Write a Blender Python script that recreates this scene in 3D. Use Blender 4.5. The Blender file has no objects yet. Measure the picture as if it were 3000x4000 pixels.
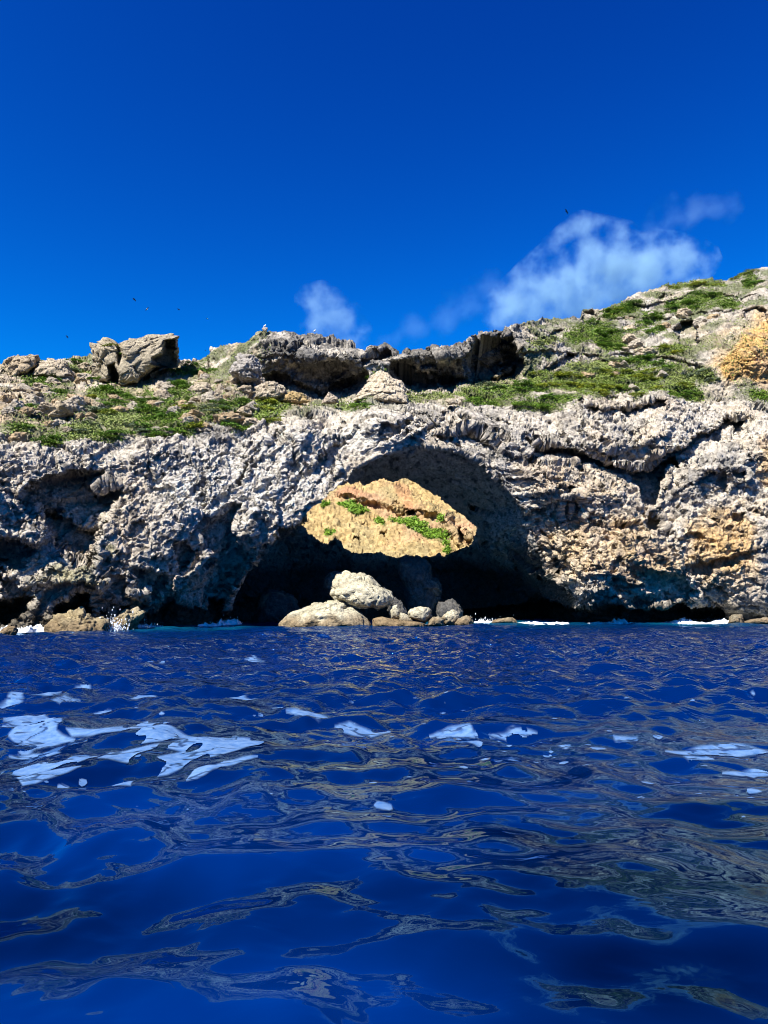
import bpy, math, random
import numpy as np
from mathutils import Vector

# ------------------------------------------------------------------ camera, sky, sun, exposure
SC = bpy.context.scene
COL = SC.collection
F, CX, CY, HV, CAMH = 2888.0, 1500.0, 2000.0, 2345.0, 2.0
PITCH = math.atan((HV - CY) / F)
CT, ST = math.cos(PITCH), math.sin(PITCH)
cam = bpy.data.cameras.new('camera')
cam.sensor_fit = 'VERTICAL'; cam.sensor_height = 36.0; cam.lens = 36.0 * F / 4000.0
cam.clip_start = 0.1; cam.clip_end = 20000
cam_o = bpy.data.objects.new('camera', cam); COL.objects.link(cam_o)
cam_o.location = (0, 0, CAMH); cam_o.rotation_euler = (math.pi / 2 + PITCH, 0, 0)
SC.camera = cam_o

SUN_EL, SUN_AZ = math.radians(50), math.radians(38)      # azimuth: to the left of straight behind the camera
S = Vector((-math.sin(SUN_AZ) * math.cos(SUN_EL), -math.cos(SUN_AZ) * math.cos(SUN_EL), math.sin(SUN_EL)))
sl = bpy.data.lights.new('sun', 'SUN'); sl.energy = 5.0; sl.angle = math.radians(0.5); sl.color = (1.0, 0.96, 0.90)
so = bpy.data.objects.new('sun', sl); COL.objects.link(so)
so.rotation_euler = S.to_track_quat('Z', 'Y').to_euler(); so.location = S * 200

W = bpy.data.worlds.new('World'); SC.world = W; W.use_nodes = True
nt = W.node_tree; nt.nodes.clear()
sky = nt.nodes.new('ShaderNodeTexSky'); sky.sky_type = 'NISHITA'; sky.sun_disc = False
sky.sun_elevation = SUN_EL; sky.sun_rotation = math.atan2(S.x, S.y)
sky.altitude = 0; sky.air_density = 1.0; sky.dust_density = 0.3; sky.ozone_density = 3.0
sep = nt.nodes.new('ShaderNodeSeparateColor'); com = nt.nodes.new('ShaderNodeCombineColor')     # deeper, more saturated blue
nt.links.new(sky.outputs[0], sep.inputs[0])
for ch, (k_, g_, hi_) in enumerate(((0.006, 1.0, 0.1), (0.225, 2.22, 2.0), (0.74, 1.55, 7.4))):
    p_ = nt.nodes.new('ShaderNodeMath'); p_.operation = 'POWER'; p_.inputs[1].default_value = g_
    m_ = nt.nodes.new('ShaderNodeMath'); m_.operation = 'MULTIPLY'; m_.inputs[1].default_value = k_
    c_ = nt.nodes.new('ShaderNodeMath'); c_.operation = 'MINIMUM'; c_.inputs[1].default_value = hi_
    nt.links.new(sep.outputs[ch], p_.inputs[0]); nt.links.new(p_.outputs[0], m_.inputs[0]); nt.links.new(m_.outputs[0], c_.inputs[0]); nt.links.new(c_.outputs[0], com.inputs[ch])
bg = nt.nodes.new('ShaderNodeBackground'); bg.inputs['Strength'].default_value = 0.06
wo = nt.nodes.new('ShaderNodeOutputWorld')
nt.links.new(com.outputs[0], bg.inputs[0]); nt.links.new(bg.outputs[0], wo.inputs[0])

SC.view_settings.view_transform = 'Standard'; SC.view_settings.look = 'None'
SC.view_settings.exposure = 1.0; SC.view_settings.gamma = 1.0
SC.render.engine = 'CYCLES'
try:
    SC.cycles.max_bounces = 6; SC.cycles.diffuse_bounces = 2; SC.cycles.glossy_bounces = 3
    SC.cycles.caustics_reflective = False; SC.cycles.caustics_refractive = False
    SC.cycles.use_denoising = True; SC.cycles.denoiser = 'OPENIMAGEDENOISE'; SC.cycles.denoising_prefilter = 'ACCURATE'; SC.cycles.filter_width = 1.0
except Exception:
    pass

# ------------------------------------------------------------------ numpy helpers
rng = np.random.default_rng(7); random.seed(7)
_perm = rng.permutation(1024); _perm = np.concatenate([_perm, _perm, _perm]).astype(np.int32)
_val = rng.uniform(-1, 1, 1024).astype(np.float32)

def vnoise(p, scale, seed=0):
    q = np.asarray(p, np.float32) / np.float32(scale) + np.float32(seed * 17.31)
    i = np.floor(q).astype(np.int64); f = (q - i).astype(np.float32)
    f = f * f * f * (f * (f * 6 - 15) + 10)
    i = (i & 1023).astype(np.int32)
    j = (i + 1) & 1023
    ax = (_perm[i[..., 0]], _perm[j[..., 0]])
    out = 0
    for dx in (0, 1):
        wx = f[..., 0] if dx else 1 - f[..., 0]
        for dy in (0, 1):
            wy = f[..., 1] if dy else 1 - f[..., 1]
            axy = _perm[ax[dx] + (j if dy else i)[..., 1]]
            for dz in (0, 1):
                wz = f[..., 2] if dz else 1 - f[..., 2]
                out = out + _val[_perm[axy + (j if dz else i)[..., 2]]] * (wx * wy * wz)
    return out

def fbm(p, scale, n=4, seed=0, gain=0.5):
    o, a, t = 0, 1.0, 0
    for k in range(n):
        o = o + a * vnoise(p, scale / (2.03 ** k), seed + k); t += a; a *= gain
    return o / t

def ridged(p, scale, n=3, seed=0, gain=0.5):          # sharp crests, 0..1
    o, a, t = 0, 1.0, 0
    for k in range(n):
        o = o + a * (1 - np.abs(vnoise(p, scale / (2.03 ** k), seed + k)) * 1.6); t += a; a *= gain
    return o / t

def worley(p, scale, seed=0):                          # distance to nearest and second nearest cell point
    q = np.asarray(p, np.float32) / scale + seed * 3.7
    i = np.floor(q).astype(np.int64)
    d1 = np.full(q.shape[:-1], 9.0, np.float32); d2 = d1.copy()
    for dx in (-1, 0, 1):
        for dy in (-1, 0, 1):
            for dz in (-1, 0, 1):
                c = i + np.array([dx, dy, dz])
                m = (c & 1023).astype(np.int32)
                h = _perm[_perm[_perm[m[..., 0]] + m[..., 1]] + m[..., 2]]
                o = np.stack([_val[h], _val[(h + 341) & 1023], _val[(h + 682) & 1023]], -1) * 0.5 + 0.5
                d = np.sqrt((((c + o) - q) ** 2).sum(-1)).astype(np.float32)
                d2 = np.minimum(d2, np.maximum(d, d1)); d1 = np.minimum(d1, d)
    return d1, d2

def facets(p, scale, seed=0, A=.3, B=.4, crack=.12):    # broken faces: every cell of the stone has its own height and tilt, with cracks between
    q = np.asarray(p, np.float32) / scale + seed * 3.7
    i = np.floor(q).astype(np.int64)
    d1 = np.full(q.shape[:-1], 9.0, np.float32); d2 = d1.copy(); hv = np.zeros(q.shape[:-1], np.float32)
    for dx in (-1, 0, 1):
        for dy in (-1, 0, 1):
            for dz in (-1, 0, 1):
                c = i + np.array([dx, dy, dz])
                m = (c & 1023).astype(np.int32)
                h = _perm[_perm[_perm[m[..., 0]] + m[..., 1]] + m[..., 2]]
                v = q - (c + np.stack([_val[h], _val[(h + 341) & 1023], _val[(h + 682) & 1023]], -1) * 0.5 - .5 * 0 ) - .5
                d = np.sqrt((v ** 2).sum(-1)).astype(np.float32)
                hh = A * _val[(h + 111) & 1023] + B * (v[..., 0] * _val[(h + 222) & 1023] + v[..., 1] * _val[(h + 444) & 1023] + v[..., 2] * _val[(h + 555) & 1023])
                near = d < d1
                d2 = np.where(near, d1, np.minimum(d2, d)); d1 = np.where(near, d, d1); hv = np.where(near, hh, hv)
    return hv - crack * sstep(.10, 0, d2 - d1)

def sstep(a, b, x):
    t = np.clip((x - a) / (b - a), 0, 1); return t * t * (3 - 2 * t)

def ray(u, v):
    a = (np.asarray(u, float) - CX) / F; b = (CY - np.asarray(v, float)) / F
    return a, CT - b * ST, ST + b * CT

def at(u, v, Y):                                       # photo pixel + distance -> point in the world
    a, dy, dz = ray(u, v); t = Y / dy
    return np.stack([a * t, np.asarray(Y, float) + 0 * t, CAMH + dz * t], -1)

CROPS = {1: (0, 1200, .6028), 2: (1000, 1200, .6028), 3: (2000, 1000, .6028), 4: (0, 1700, .6028), 5: (900, 1700, .7233),
         6: (2000, 1700, .6028), 7: (0, 2400, .9042), 8: (1500, 2400, .9042), 9: (1050, 2180, .6028), 10: (0, 2330, .6028), 0: (0, 0, 1.0)}
def px(c, pts):
    ox, oy, s = CROPS[c]
    return np.array([(ox + x * s, oy + y * s) for x, y in pts], float)

def sdpoly(poly, u, v):                                # signed distance to a polygon, inside positive
    n = len(poly); d = np.full(u.shape, 1e12); ins = np.zeros(u.shape, bool)
    for k in range(n):
        x0, y0 = poly[k]; x1, y1 = poly[(k + 1) % n]
        ex, ey = x1 - x0, y1 - y0
        wx, wy = u - x0, v - y0
        t = np.clip((wx * ex + wy * ey) / (ex * ex + ey * ey + 1e-9), 0, 1)
        d = np.minimum(d, (wx - ex * t) ** 2 + (wy - ey * t) ** 2)
        c = (y0 > v) != (y1 > v)
        xi = x0 + (v - y0) * ex / (ey if abs(ey) > 1e-9 else 1e-9)
        ins ^= c & (u < xi)
    return np.where(ins, 1, -1) * np.sqrt(d)

def poly_local(poly, u, v, pad):                       # boolean window round a polygon
    return (u > poly[:, 0].min() - pad) & (u < poly[:, 0].max() + pad) & (v > poly[:, 1].min() - pad) & (v < poly[:, 1].max() + pad)

def tps(pts, u, v):                                    # smooth surface through scattered (u, v, value)
    P = np.array(pts, float); X = P[:, :2] / 500.0; n = len(P)
    def k(r2): return 0.5 * r2 * np.log(r2 + 1e-12)
    A = np.zeros((n + 3, n + 3))
    A[:n, :n] = k(((X[:, None] - X[None]) ** 2).sum(-1)) + np.eye(n) * 0.002
    A[:n, n] = 1; A[:n, n + 1:] = X; A[n, :n] = 1; A[n + 1:, :n] = X.T
    w = np.linalg.solve(A, np.concatenate([P[:, 2], np.zeros(3)]))
    gu = np.linspace(u.min(), u.max(), 181); gv = np.linspace(v.min(), v.max(), 121)
    G = np.stack(np.meshgrid(gu, gv), -1).reshape(-1, 2) / 500.0
    Z = w[n] + G @ w[n + 1:]
    for i in range(n):
        Z = Z + w[i] * k(((G - X[i]) ** 2).sum(-1))
    Z = Z.reshape(121, 181)
    fu = np.clip((u - gu[0]) / (gu[1] - gu[0]), 0, 179.999); fv = np.clip((v - gv[0]) / (gv[1] - gv[0]), 0, 119.999)
    i = fu.astype(int); j = fv.astype(int); a = fu - i; b = fv - j
    return (Z[j, i] * (1 - a) + Z[j, i + 1] * a) * (1 - b) + (Z[j + 1, i] * (1 - a) + Z[j + 1, i + 1] * a) * b

def gnormals(P):
    du = np.empty_like(P); dv = np.empty_like(P)
    du[:, 1:-1] = P[:, 2:] - P[:, :-2]; du[:, 0] = P[:, 1] - P[:, 0]; du[:, -1] = P[:, -1] - P[:, -2]
    dv[1:-1] = P[2:] - P[:-2]; dv[0] = P[1] - P[0]; dv[-1] = P[-1] - P[-2]
    n = np.cross(dv, du); n /= np.linalg.norm(n, axis=-1, keepdims=True) + 1e-12
    return n

# ------------------------------------------------------------------ object helpers
def mesh_np(name, verts, faces, mat, col=None, smooth=True, parent=None, extra=None):
    me = bpy.data.meshes.new(name)
    verts = np.ascontiguousarray(verts, np.float32).reshape(-1, 3); faces = np.ascontiguousarray(faces, np.int32)
    k = faces.shape[1]
    me.vertices.add(len(verts)); me.vertices.foreach_set('co', verts.ravel())
    me.loops.add(faces.size); me.loops.foreach_set('vertex_index', faces.ravel())
    me.polygons.add(len(faces)); me.polygons.foreach_set('loop_start', np.arange(0, faces.size, k, dtype=np.int32))
    me.polygons.foreach_set('use_smooth', np.full(len(faces), smooth, bool))
    if col is not None:
        a = me.color_attributes.new('Col', 'FLOAT_COLOR', 'POINT')
        c = np.ones((len(verts), 4), np.float32); c[:, :3] = col; a.data.foreach_set('color', c.ravel())
    for nm, arr in (extra or {}).items():
        a = me.attributes.new(nm, 'FLOAT', 'POINT'); a.data.foreach_set('value', np.ascontiguousarray(arr, np.float32).ravel())
    me.update(calc_edges=True)
    me.materials.append(mat)
    o = bpy.data.objects.new(name, me); COL.objects.link(o)
    if parent: o.parent = parent
    return o

def tag(o, label=None, cat=None, group=None, kind=None):
    if label: o['label'] = label
    if cat: o['category'] = cat
    if group: o['group'] = group
    if kind: o['kind'] = kind
    return o

def gridfaces(r, c, keep=None):
    i = np.arange(r * c).reshape(r, c)
    f = np.stack([i[:-1, :-1], i[1:, :-1], i[1:, 1:], i[:-1, 1:]], -1)
    return f[keep] if keep is not None else f.reshape(-1, 4)

def compact(V, Fc, *attrs):
    used = np.unique(Fc); m = np.full(len(V), -1, np.int64); m[used] = np.arange(len(used))
    return (V[used], m[Fc]) + tuple(a[used] for a in attrs)

def material(name):
    m = bpy.data.materials.new(name); m.use_nodes = True
    return m, m.node_tree, m.node_tree.nodes['Principled BSDF']

def rock_material(name, bump=1.0, fine=14.0, var=0.35, crust=2.6, crust_k=0.55):
    m, t, b = material(name); N = t.nodes.new; L = t.links.new
    b.inputs['Roughness'].default_value = 0.92; b.inputs['Specular IOR Level'].default_value = 0.15
    tc = N('ShaderNodeTexCoord')
    at_ = N('ShaderNodeVertexColor'); at_.layer_name = 'Col'
    n1 = N('ShaderNodeTexNoise'); n1.inputs['Scale'].default_value = 5.5; n1.inputs['Detail'].default_value = 8; n1.inputs['Roughness'].default_value = 0.7
    L(tc.outputs['Object'], n1.inputs['Vector'])
    r = N('ShaderNodeMapRange'); r.inputs[1].default_value = 0.3; r.inputs[2].default_value = 0.7
    r.inputs[3].default_value = 1 - var; r.inputs[4].default_value = 1 + var * 0.6
    L(n1.outputs[0], r.inputs[0])
    n3 = N('ShaderNodeTexNoise'); n3.inputs['Scale'].default_value = crust; n3.inputs['Detail'].default_value = 9; n3.inputs['Roughness'].default_value = 0.78
    L(tc.outputs['Object'], n3.inputs['Vector'])
    r3 = N('ShaderNodeMapRange'); r3.inputs[1].default_value = 0.36; r3.inputs[2].default_value = 0.49; r3.inputs[3].default_value = 1 - crust_k; r3.inputs[4].default_value = 1.08
    L(n3.outputs[0], r3.inputs[0])
    mm = N('ShaderNodeMath'); mm.operation = 'MULTIPLY'; L(r.outputs[0], mm.inputs[0]); L(r3.outputs[0], mm.inputs[1])
    mx = N('ShaderNodeVectorMath'); mx.operation = 'SCALE'; L(at_.outputs[0], mx.inputs[0]); L(mm.outputs[0], mx.inputs['Scale'])
    L(mx.outputs[0], b.inputs['Base Color'])
    n2 = N('ShaderNodeTexNoise'); n2.inputs['Scale'].default_value = fine / 5; n2.inputs['Detail'].default_value = 10; n2.inputs['Roughness'].default_value = 0.75
    L(tc.outputs['Object'], n2.inputs['Vector'])
    vo = N('ShaderNodeTexVoronoi'); vo.inputs['Scale'].default_value = fine / 4; vo.feature = 'F1'
    L(tc.outputs['Object'], vo.inputs['Vector'])
    ad = N('ShaderNodeMath'); ad.operation = 'MULTIPLY_ADD'; ad.inputs[1].default_value = 0.22
    L(vo.outputs['Distance'], ad.inputs[0]); L(n2.outputs[0], ad.inputs[2])
    bp = N('ShaderNodeBump'); bp.inputs['Strength'].default_value = 1.0; bp.inputs['Distance'].default_value = 0.30 * bump
    L(ad.outputs[0], bp.inputs['Height']); L(bp.outputs[0], b.inputs['Normal'])
    return m

M_ROCK = rock_material('limestone', bump=1.25)
M_BOULDER = rock_material('boulder_stone', bump=0.5, fine=20, crust=4.5, crust_k=.45)
M_FAR = rock_material('ochre_slope', bump=1.0, fine=8, crust=1.2, crust_k=.45)

# ------------------------------------------------------------------ the island: traced outlines and measured depths
SKY_L = np.array([(-320, 1425), (0, 1414), (21, 1408), (60, 1393), (148, 1388), (151, 1411), (193, 1405), (250, 1392), (301, 1378), (350, 1382),
    (470, 1392), (600, 1400), (693, 1402), (730, 1398), (784, 1399), (811, 1381), (820, 1351), (844, 1348), (910, 1330), (953, 1330), (995, 1292),
    (1030, 1284), (1103, 1287), (1139, 1304), (1229, 1300), (1271, 1304), (1362, 1324), (1422, 1342), (1476, 1342), (1512, 1333), (1528, 1351), (1567, 1362),
    (1603, 1348), (1663, 1356), (1723, 1342), (1778, 1342), (1826, 1321), (1868, 1321), (1886, 1303), (1965, 1278), (2000, 1270), (2048, 1259), (2139, 1241),
    (2199, 1247), (2265, 1244), (2277, 1211), (2338, 1204), (2422, 1181), (2452, 1154), (2500, 1136), (2573, 1121), (2609, 1106), (2681, 1099), (2741, 1090),
    (2826, 1096), (2868, 1078), (2922, 1055), (3000, 1041), (3330, 990)], float)
CREST = np.array([(-320, 1725), (0, 1715), (362, 1712), (543, 1688), (723, 1680), (1000, 1640), (1120, 1612), (1362, 1586), (1458, 1566), (1585, 1566),
    (1723, 1566), (1784, 1586), (2000, 1592), (2181, 1579), (2301, 1542), (2422, 1522), (2603, 1530), (2760, 1549), (2844, 1543), (3000, 1573), (3330, 1590)], float)
DEPTH = [  # u, v, metres
 (-320,1725,48),(0,1725,51),(-320,2050,46),(0,2020,48.5),(-320,2300,46),(0,2280,49),(-320,2530,44),(0,2480,47.5),
 (300,1710,54),(300,1880,52.5),(300,2050,50.6),(300,2300,49.6),(300,2470,50),(600,1690,57),(600,1850,55.2),(600,2050,52.7),(600,2250,52.2),(600,2400,54.5),(600,2530,55),
 (900,1655,60.5),(900,1800,58),(900,2000,56.0),(900,2200,57.0),(900,2330,59),(900,2530,60),(1200,1605,63.5),(1200,1750,60),(1200,1950,58.2),
 (1400,1580,65),(1400,1720,61.3),(1460,1770,60.8),(1580,1570,66),(1600,1720,61.8),(1800,1590,67.5),(1800,1745,63.0),(2000,1600,69),(2000,1720,65),(2000,1830,64),
 (2060,1960,64.5),(2140,2180,65.5),(2250,2390,65),(2250,2530,69),(2300,1560,72),(2300,1680,67.5),(2300,1850,65.6),(2300,2050,64.0),(2300,2250,61.4),(2300,2370,61.9),(2420,2350,62.6),(2600,1545,75),(2600,1660,70.5),(2600,1800,68.5),(2600,2000,66.2),(2600,2200,63.4),
 (2600,2360,64.0),(2600,2530,72),(3000,1590,77),(3000,1700,72.5),(3000,1900,71),(3000,2150,66.6),(3000,2365,66.4),(3000,2530,71),(3330,1600,80),(3330,2000,73),(3330,2530,73),
 (-320,1600,54),(-320,1420,66),(0,1600,58),(0,1500,67),(0,1414,75),(300,1600,61.5),(300,1500,71),(300,1390,82),(600,1600,64.5),(600,1500,73),(640,1405,82),(780,1400,82),
 (800,1560,65.5),(900,1480,72),(920,1400,76),(920,1335,78),(1060,1560,68.5),(1060,1480,75.5),(1060,1380,73.5),(1060,1290,76),
 (1211,1568,70.5),(1211,1500,77),(1211,1400,72.6),(1211,1302,76),(1362,1562,72),(1362,1500,78),(1362,1400,72.6),(1362,1326,76),(1579,1530,73),(1579,1470,79.5),(1579,1400,73),(1579,1360,76),
 (1723,1535,73.5),(1723,1470,80.5),(1723,1390,73.5),(1723,1344,77),(1870,1495,78),(1870,1400,76),(1870,1325,78),(2000,1540,72.5),(2000,1475,78.5),(2000,1380,76),(2000,1275,82),
 (2139,1520,75),(2139,1420,80),(2139,1330,84),(2139,1243,92),(2300,1500,78),(2300,1400,84),(2300,1300,90),(2300,1210,98),(2500,1490,80),(2500,1350,88),(2500,1240,94),(2500,1138,103),
 (2700,1490,81),(2700,1360,85),(2700,1240,92),(2700,1096,104),(2850,1520,80),(2850,1360,81),(2850,1220,89),(2850,1090,102),(3000,1520,80),(3000,1360,80),(3000,1200,88),(3000,1045,100),(3330,1500,82),(3330,1200,88),(3330,990,103)]
# arch: outline of the opening in the front face, and depth of the tunnel walls seen inside it
ARCH = np.array([(880,2560),(892,2405),(904,2339),(943,2264),(994,2199),(1037,2112),(1086,2062),(1150,2052),(1212,2008),(1280,1956),(1350,1893),(1402,1826),
    (1464,1790),(1512,1776),(1570,1752),(1633,1742),(1723,1750),(1805,1772),(1865,1806),(1922,1862),(1980,1922),(2035,1985),(2085,2100),(2130,2200),(2190,2300),(2240,2385),(2260,2560)], float)
CAVE = [(892,2440,74),(950,2300,73),(1000,2220,72),(1081,2080,70),(1139,2050,68.5),(1191,2030,74),(1197,2000,63),(1262,1945,62),(1334,1885,62.5),(1464,1795,62.2),(1633,1745,63.0),(1805,1775,64.2),
 (1500,1878,72),(1400,1888,69),(1623,1894,73),(1580,1805,65.5),(1700,1830,67.5),(1767,1985,74),(1900,1850,66.5),(1995,1905,65),(1858,2076,77),(1930,1990,71),(2050,1975,65),(2030,2130,68.2),(1934,2134,74),(2085,2100,65.8),
 (2130,2200,66.2),(2028,2242,74),(2080,2230,69),(2057,2351,78),(2190,2300,67),(2150,2340,71),(2240,2385,68),(2120,2420,79),(1930,2250,84),(1850,2350,84),(1826,2150,82),(1500,2180,82),(1334,2140,80),(1200,2100,78),(1100,2200,80),(1500,2300,80),(1200,2350,78),(1000,2400,79),
 (1500,2430,77),(1500,2560,73),(1800,2430,79),(2000,2440,80),(2250,2560,72),(900,2560,72)]
WINDOW = px(5, [(600,268),(640,264),(680,262),(760,259),(830,252),(890,258),(915,252),(940,245),(975,258),(1000,268),(1060,300),(1095,320),(1130,345),(1165,372),(1200,405),(1240,440),(1270,462),(1300,490),(1325,520),(1316,545),(1310,570),
    (1296,596),(1280,615),(1230,620),(1190,634),(1150,640),(1130,625),(1095,640),(1060,648),(1040,670),(1000,660),(960,650),(930,660),(900,660),(850,650),(810,630),(780,636),(740,635),(700,640),(660,632),(615,615),(608,598),(600,580),(570,572),(545,586),(530,600),
    (500,590),(480,580),(440,550),(420,525),(405,500),(402,465),(402,430),(412,412),(420,405),(470,370),(540,310)])
# hollows and bulges: crop, outline, metres in (+) or out (-), edge softness in px, lean (share of depth left at the lowest edge)
FEAT = [
 (4,[(110,400),(200,290),(370,240),(540,200),(700,220),(620,310),(640,350),(780,330),(790,420),(740,500),(700,590),(690,650),(610,760),(580,830),(430,810),(350,700),(330,640),(230,530),(130,450)],3.4,32,.75),
 (4,[(290,430),(420,500),(520,590),(700,600),(690,650),(610,760),(580,830),(430,810),(350,700),(330,640)],2.0,30,.9),
 (4,[(1210,620),(1280,560),(1500,430),(1590,450),(1560,600),(1600,690),(1659,650),(1659,830),(1560,950),(1480,1170),(1330,1130),(1200,1020),(1390,800),(1350,720),(1270,740)],2.3,44,1),
 (4,[(0,900),(140,940),(260,1040),(200,1130),(130,1230),(0,1260)],1.6,30,1),
 (4,[(-60,1060),(0,1060),(100,1030),(260,1040),(200,1120),(110,1240),(-60,1230)],4,12,1),
 (4,[(330,1120),(410,1060),(600,1040),(640,1100),(590,1170),(480,1150),(360,1170)],4,12,1),
 (4,[(640,1060),(680,1050),(720,1120),(690,1170),(640,1160)],1.6,10,1),
 (4,[(730,1120),(760,1080),(860,1090),(830,1140),(760,1170)],1.4,10,1),
 (4,[(880,1260),(930,1170),(1000,1130),(1110,1040),(1330,1130),(1370,1070),(1430,1060),(1490,1170),(1490,1340),(880,1340)],4.2,16,1),
 (4,[(860,860),(1020,880),(1100,900),(1110,1000),(1000,1100),(990,1000),(900,990),(850,930)],1.3,18,1),
 (4,[(700,930),(850,930),(860,1060),(760,1060)],1.0,16,1),
 (4,[(1060,660),(1110,690),(1120,790),(1180,890),(1220,860),(1270,760),(1240,690),(1180,700)],1.2,12,.8),
 (4,[(850,570),(930,540),(960,600),(880,640),(820,620)],.8,10,.6),
 (4,[(640,340),(780,330),(850,380),(760,430),(680,400)],.9,12,.6),
 (4,[(0,690),(120,700),(250,720),(150,900),(0,880)],1.6,16,.7),
 (4,[(1590,160),(1620,150),(1600,240),(1560,330),(1530,330)],1.0,6,1),
 (4,[(-60,320),(0,320),(120,410),(330,620),(345,680),(250,720),(100,700),(-60,680)],-1.3,24,1),
 (4,[(140,940),(330,770),(430,820),(560,820),(640,880),(720,1000),(730,1040),(560,1010),(400,990),(260,1000)],-1.1,20,1),
 (4,[(1100,1030),(1150,920),(1250,850),(1350,720),(1385,790),(1300,900),(1220,1000)],-1.3,10,1),
 (4,[(860,1000),(980,990),(1000,1080),(960,1130),(850,1080)],-1.0,10,1),
 (4,[(1560,600),(1600,500),(1659,470),(1659,680),(1600,690)],-.8,10,1),
 # spur over the arch
 (2,[(770,700),(830,745),(910,745),(1000,690),(1030,660),(1000,740),(900,830),(830,890),(770,880),(800,780)],1.2,8,.7),
 (2,[(860,890),(1050,760),(1110,750),(1200,680),(1260,700),(1100,780),(960,850)],-.6,12,1),
 (2,[(480,890),(560,850),(600,900),(540,960),(500,1080),(430,1020),(410,960)],.8,10,1),
 (2,[(130,790),(200,780),(190,830),(120,900),(60,960),(80,880)],.8,8,1),
 (2,[(1180,700),(1270,640),(1330,680),(1290,730),(1200,760)],.8,10,1),
 # upper dark cliff
 (2,[(30,430),(120,410),(180,440),(310,480),(440,530),(600,450),(720,400),(750,430),(660,580),(560,600),(430,590),(340,600),(300,560),(200,560)],2.4,12,.9),
 (2,[(500,460),(600,430),(560,350),(480,380)],1.0,12,1),
 (2,[(700,330),(830,270),(870,300),(780,350),(680,400)],1.8,10,1),
 (2,[(160,230),(240,250),(230,300),(160,290)],.8,8,1),
 (2,[(870,380),(960,340),(1040,370),(1060,420),(1200,460),(1350,440),(1360,300),(1420,215),(1480,190),(1659,190),(1700,280),(1700,450),(1400,500),(1200,550),(980,540)],3.6,16,1),
 (2,[(1530,440),(1590,380),(1659,370),(1659,430),(1570,460)],-2.5,12,1),
 (2,[(1380,310),(1400,210),(1470,180),(1659,175),(1720,260),(1720,440),(1560,480),(1380,490)],2.5,14,1),
 (2,[(1055,380),(1110,375),(1200,430),(1190,450),(1080,415)],-1.4,8,1),
 # right hillside
 (3,[(440,980),(520,950),(600,960),(760,960),(900,940),(1000,930),(1010,990),(950,1040),(890,1110),(780,1165),(750,1130),(620,1110),(560,1100),(580,1060),(480,1020)],2.4,10,.8),
 (3,[(1030,470),(1100,440),(1160,410),(1210,450),(1220,540),(1200,610),(1150,590),(1080,560)],3.0,8,1),
 (3,[(190,720),(260,690),(370,640),(410,650),(340,720),(230,745)],2.0,8,.8),
 (3,[(440,445),(455,365),(500,350),(540,380),(500,430)],1.6,8,1),
 (3,[(180,530),(300,490),(345,475),(335,515),(200,545)],1.6,6,1),
 (3,[(1490,360),(1560,340),(1659,340),(1659,440),(1560,430),(1500,400)],1.6,10,1),
 (3,[(930,250),(990,230),(1000,300),(940,310)],1.0,8,1),
 (3,[(0,600),(60,590),(100,620),(80,690),(60,770),(-60,780),(-60,590)],2.0,10,1),
 # right cliff
 (6,[(0,190),(60,130),(210,95),(450,105),(600,180),(720,240),(800,320),(840,430),(830,460),(700,520),(600,540),(370,640),(270,560),(110,470)],-3.0,120,.35),
 (6,[(990,210),(1150,60),(1400,20),(1620,80),(1650,400),(1420,380),(1240,450),(1060,480),(970,430)],-2.2,110,.35),
 (6,[(690,660),(860,620),(1040,645),(1120,800),(1210,960),(1080,900),(950,890),(830,860),(740,770)],-1.3,9,.1),
 (6,[(1170,745),(1400,710),(1620,630),(1700,700),(1520,780),(1420,805),(1200,812)],-1.0,8,.4),
 (6,[(1330,835),(1500,840),(1490,990),(1330,1010),(1230,980)],-.9,9,.2),
 (6,[(-20,560),(110,470),(220,600),(230,760),(340,950),(200,900),(60,700)],.8,30,1),
 (3,[(480,1180),(640,1140),(780,1170),(900,1120),(1060,1090),(1010,1170),(820,1240),(640,1290),(450,1240)],-.9,14,1),
 (6,[(720,230),(830,225),(960,175),(1050,110),(1080,190),(990,200),(980,290),(930,440),(880,460),(840,430),(800,310)],4.0,10,1),
 (6,[(905,500),(960,540),(970,590),(905,605)],2.0,6,1),
 (6,[(330,400),(460,380),(480,470),(430,600),(380,640),(340,560)],1.0,10,.8),
 (6,[(110,480),(210,470),(230,560),(300,640),(250,700),(180,640)],1.0,12,1),
 (6,[(1190,290),(1270,230),(1400,210),(1420,300),(1390,370),(1330,400),(1230,420),(1190,340)],1.2,10,.7),
 (6,[(1420,220),(1530,230),(1520,270),(1440,300)],1.1,8,1),
 (6,[(1430,500),(1520,480),(1530,540),(1460,620),(1420,570)],1.2,8,1),
 (6,[(1040,650),(1200,620),(1260,680),(1180,740),(1080,760)],1.0,12,.6),
 (6,[(1600,640),(1640,650),(1620,730),(1590,740)],1.6,5,1),
 (6,[(220,800),(390,790),(360,920),(340,960),(260,940)],1.0,16,1),
 (6,[(640,860),(690,780),(830,860),(950,890),(1080,900),(1160,960),(1220,1010),(1150,1080),(1000,1090),(740,1120),(640,1000)],.8,14,1),
 (6,[(1150,840),(1320,820),(1300,900),(1200,930)],.9,10,.6),
 (6,[(400,830),(520,785),(620,850),(640,990),(500,1050),(350,970)],-1.2,12,.2),
 (6,[(-600,1160),(200,1080),(400,1130),(600,1090),(720,1080),(740,1120),(900,1130),(1000,1100),(1100,1080),(1160,1120),(1250,1110),(1340,1120),(1390,1160),(1400,1300),(-600,1300)],7.0,10,1),
]
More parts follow.
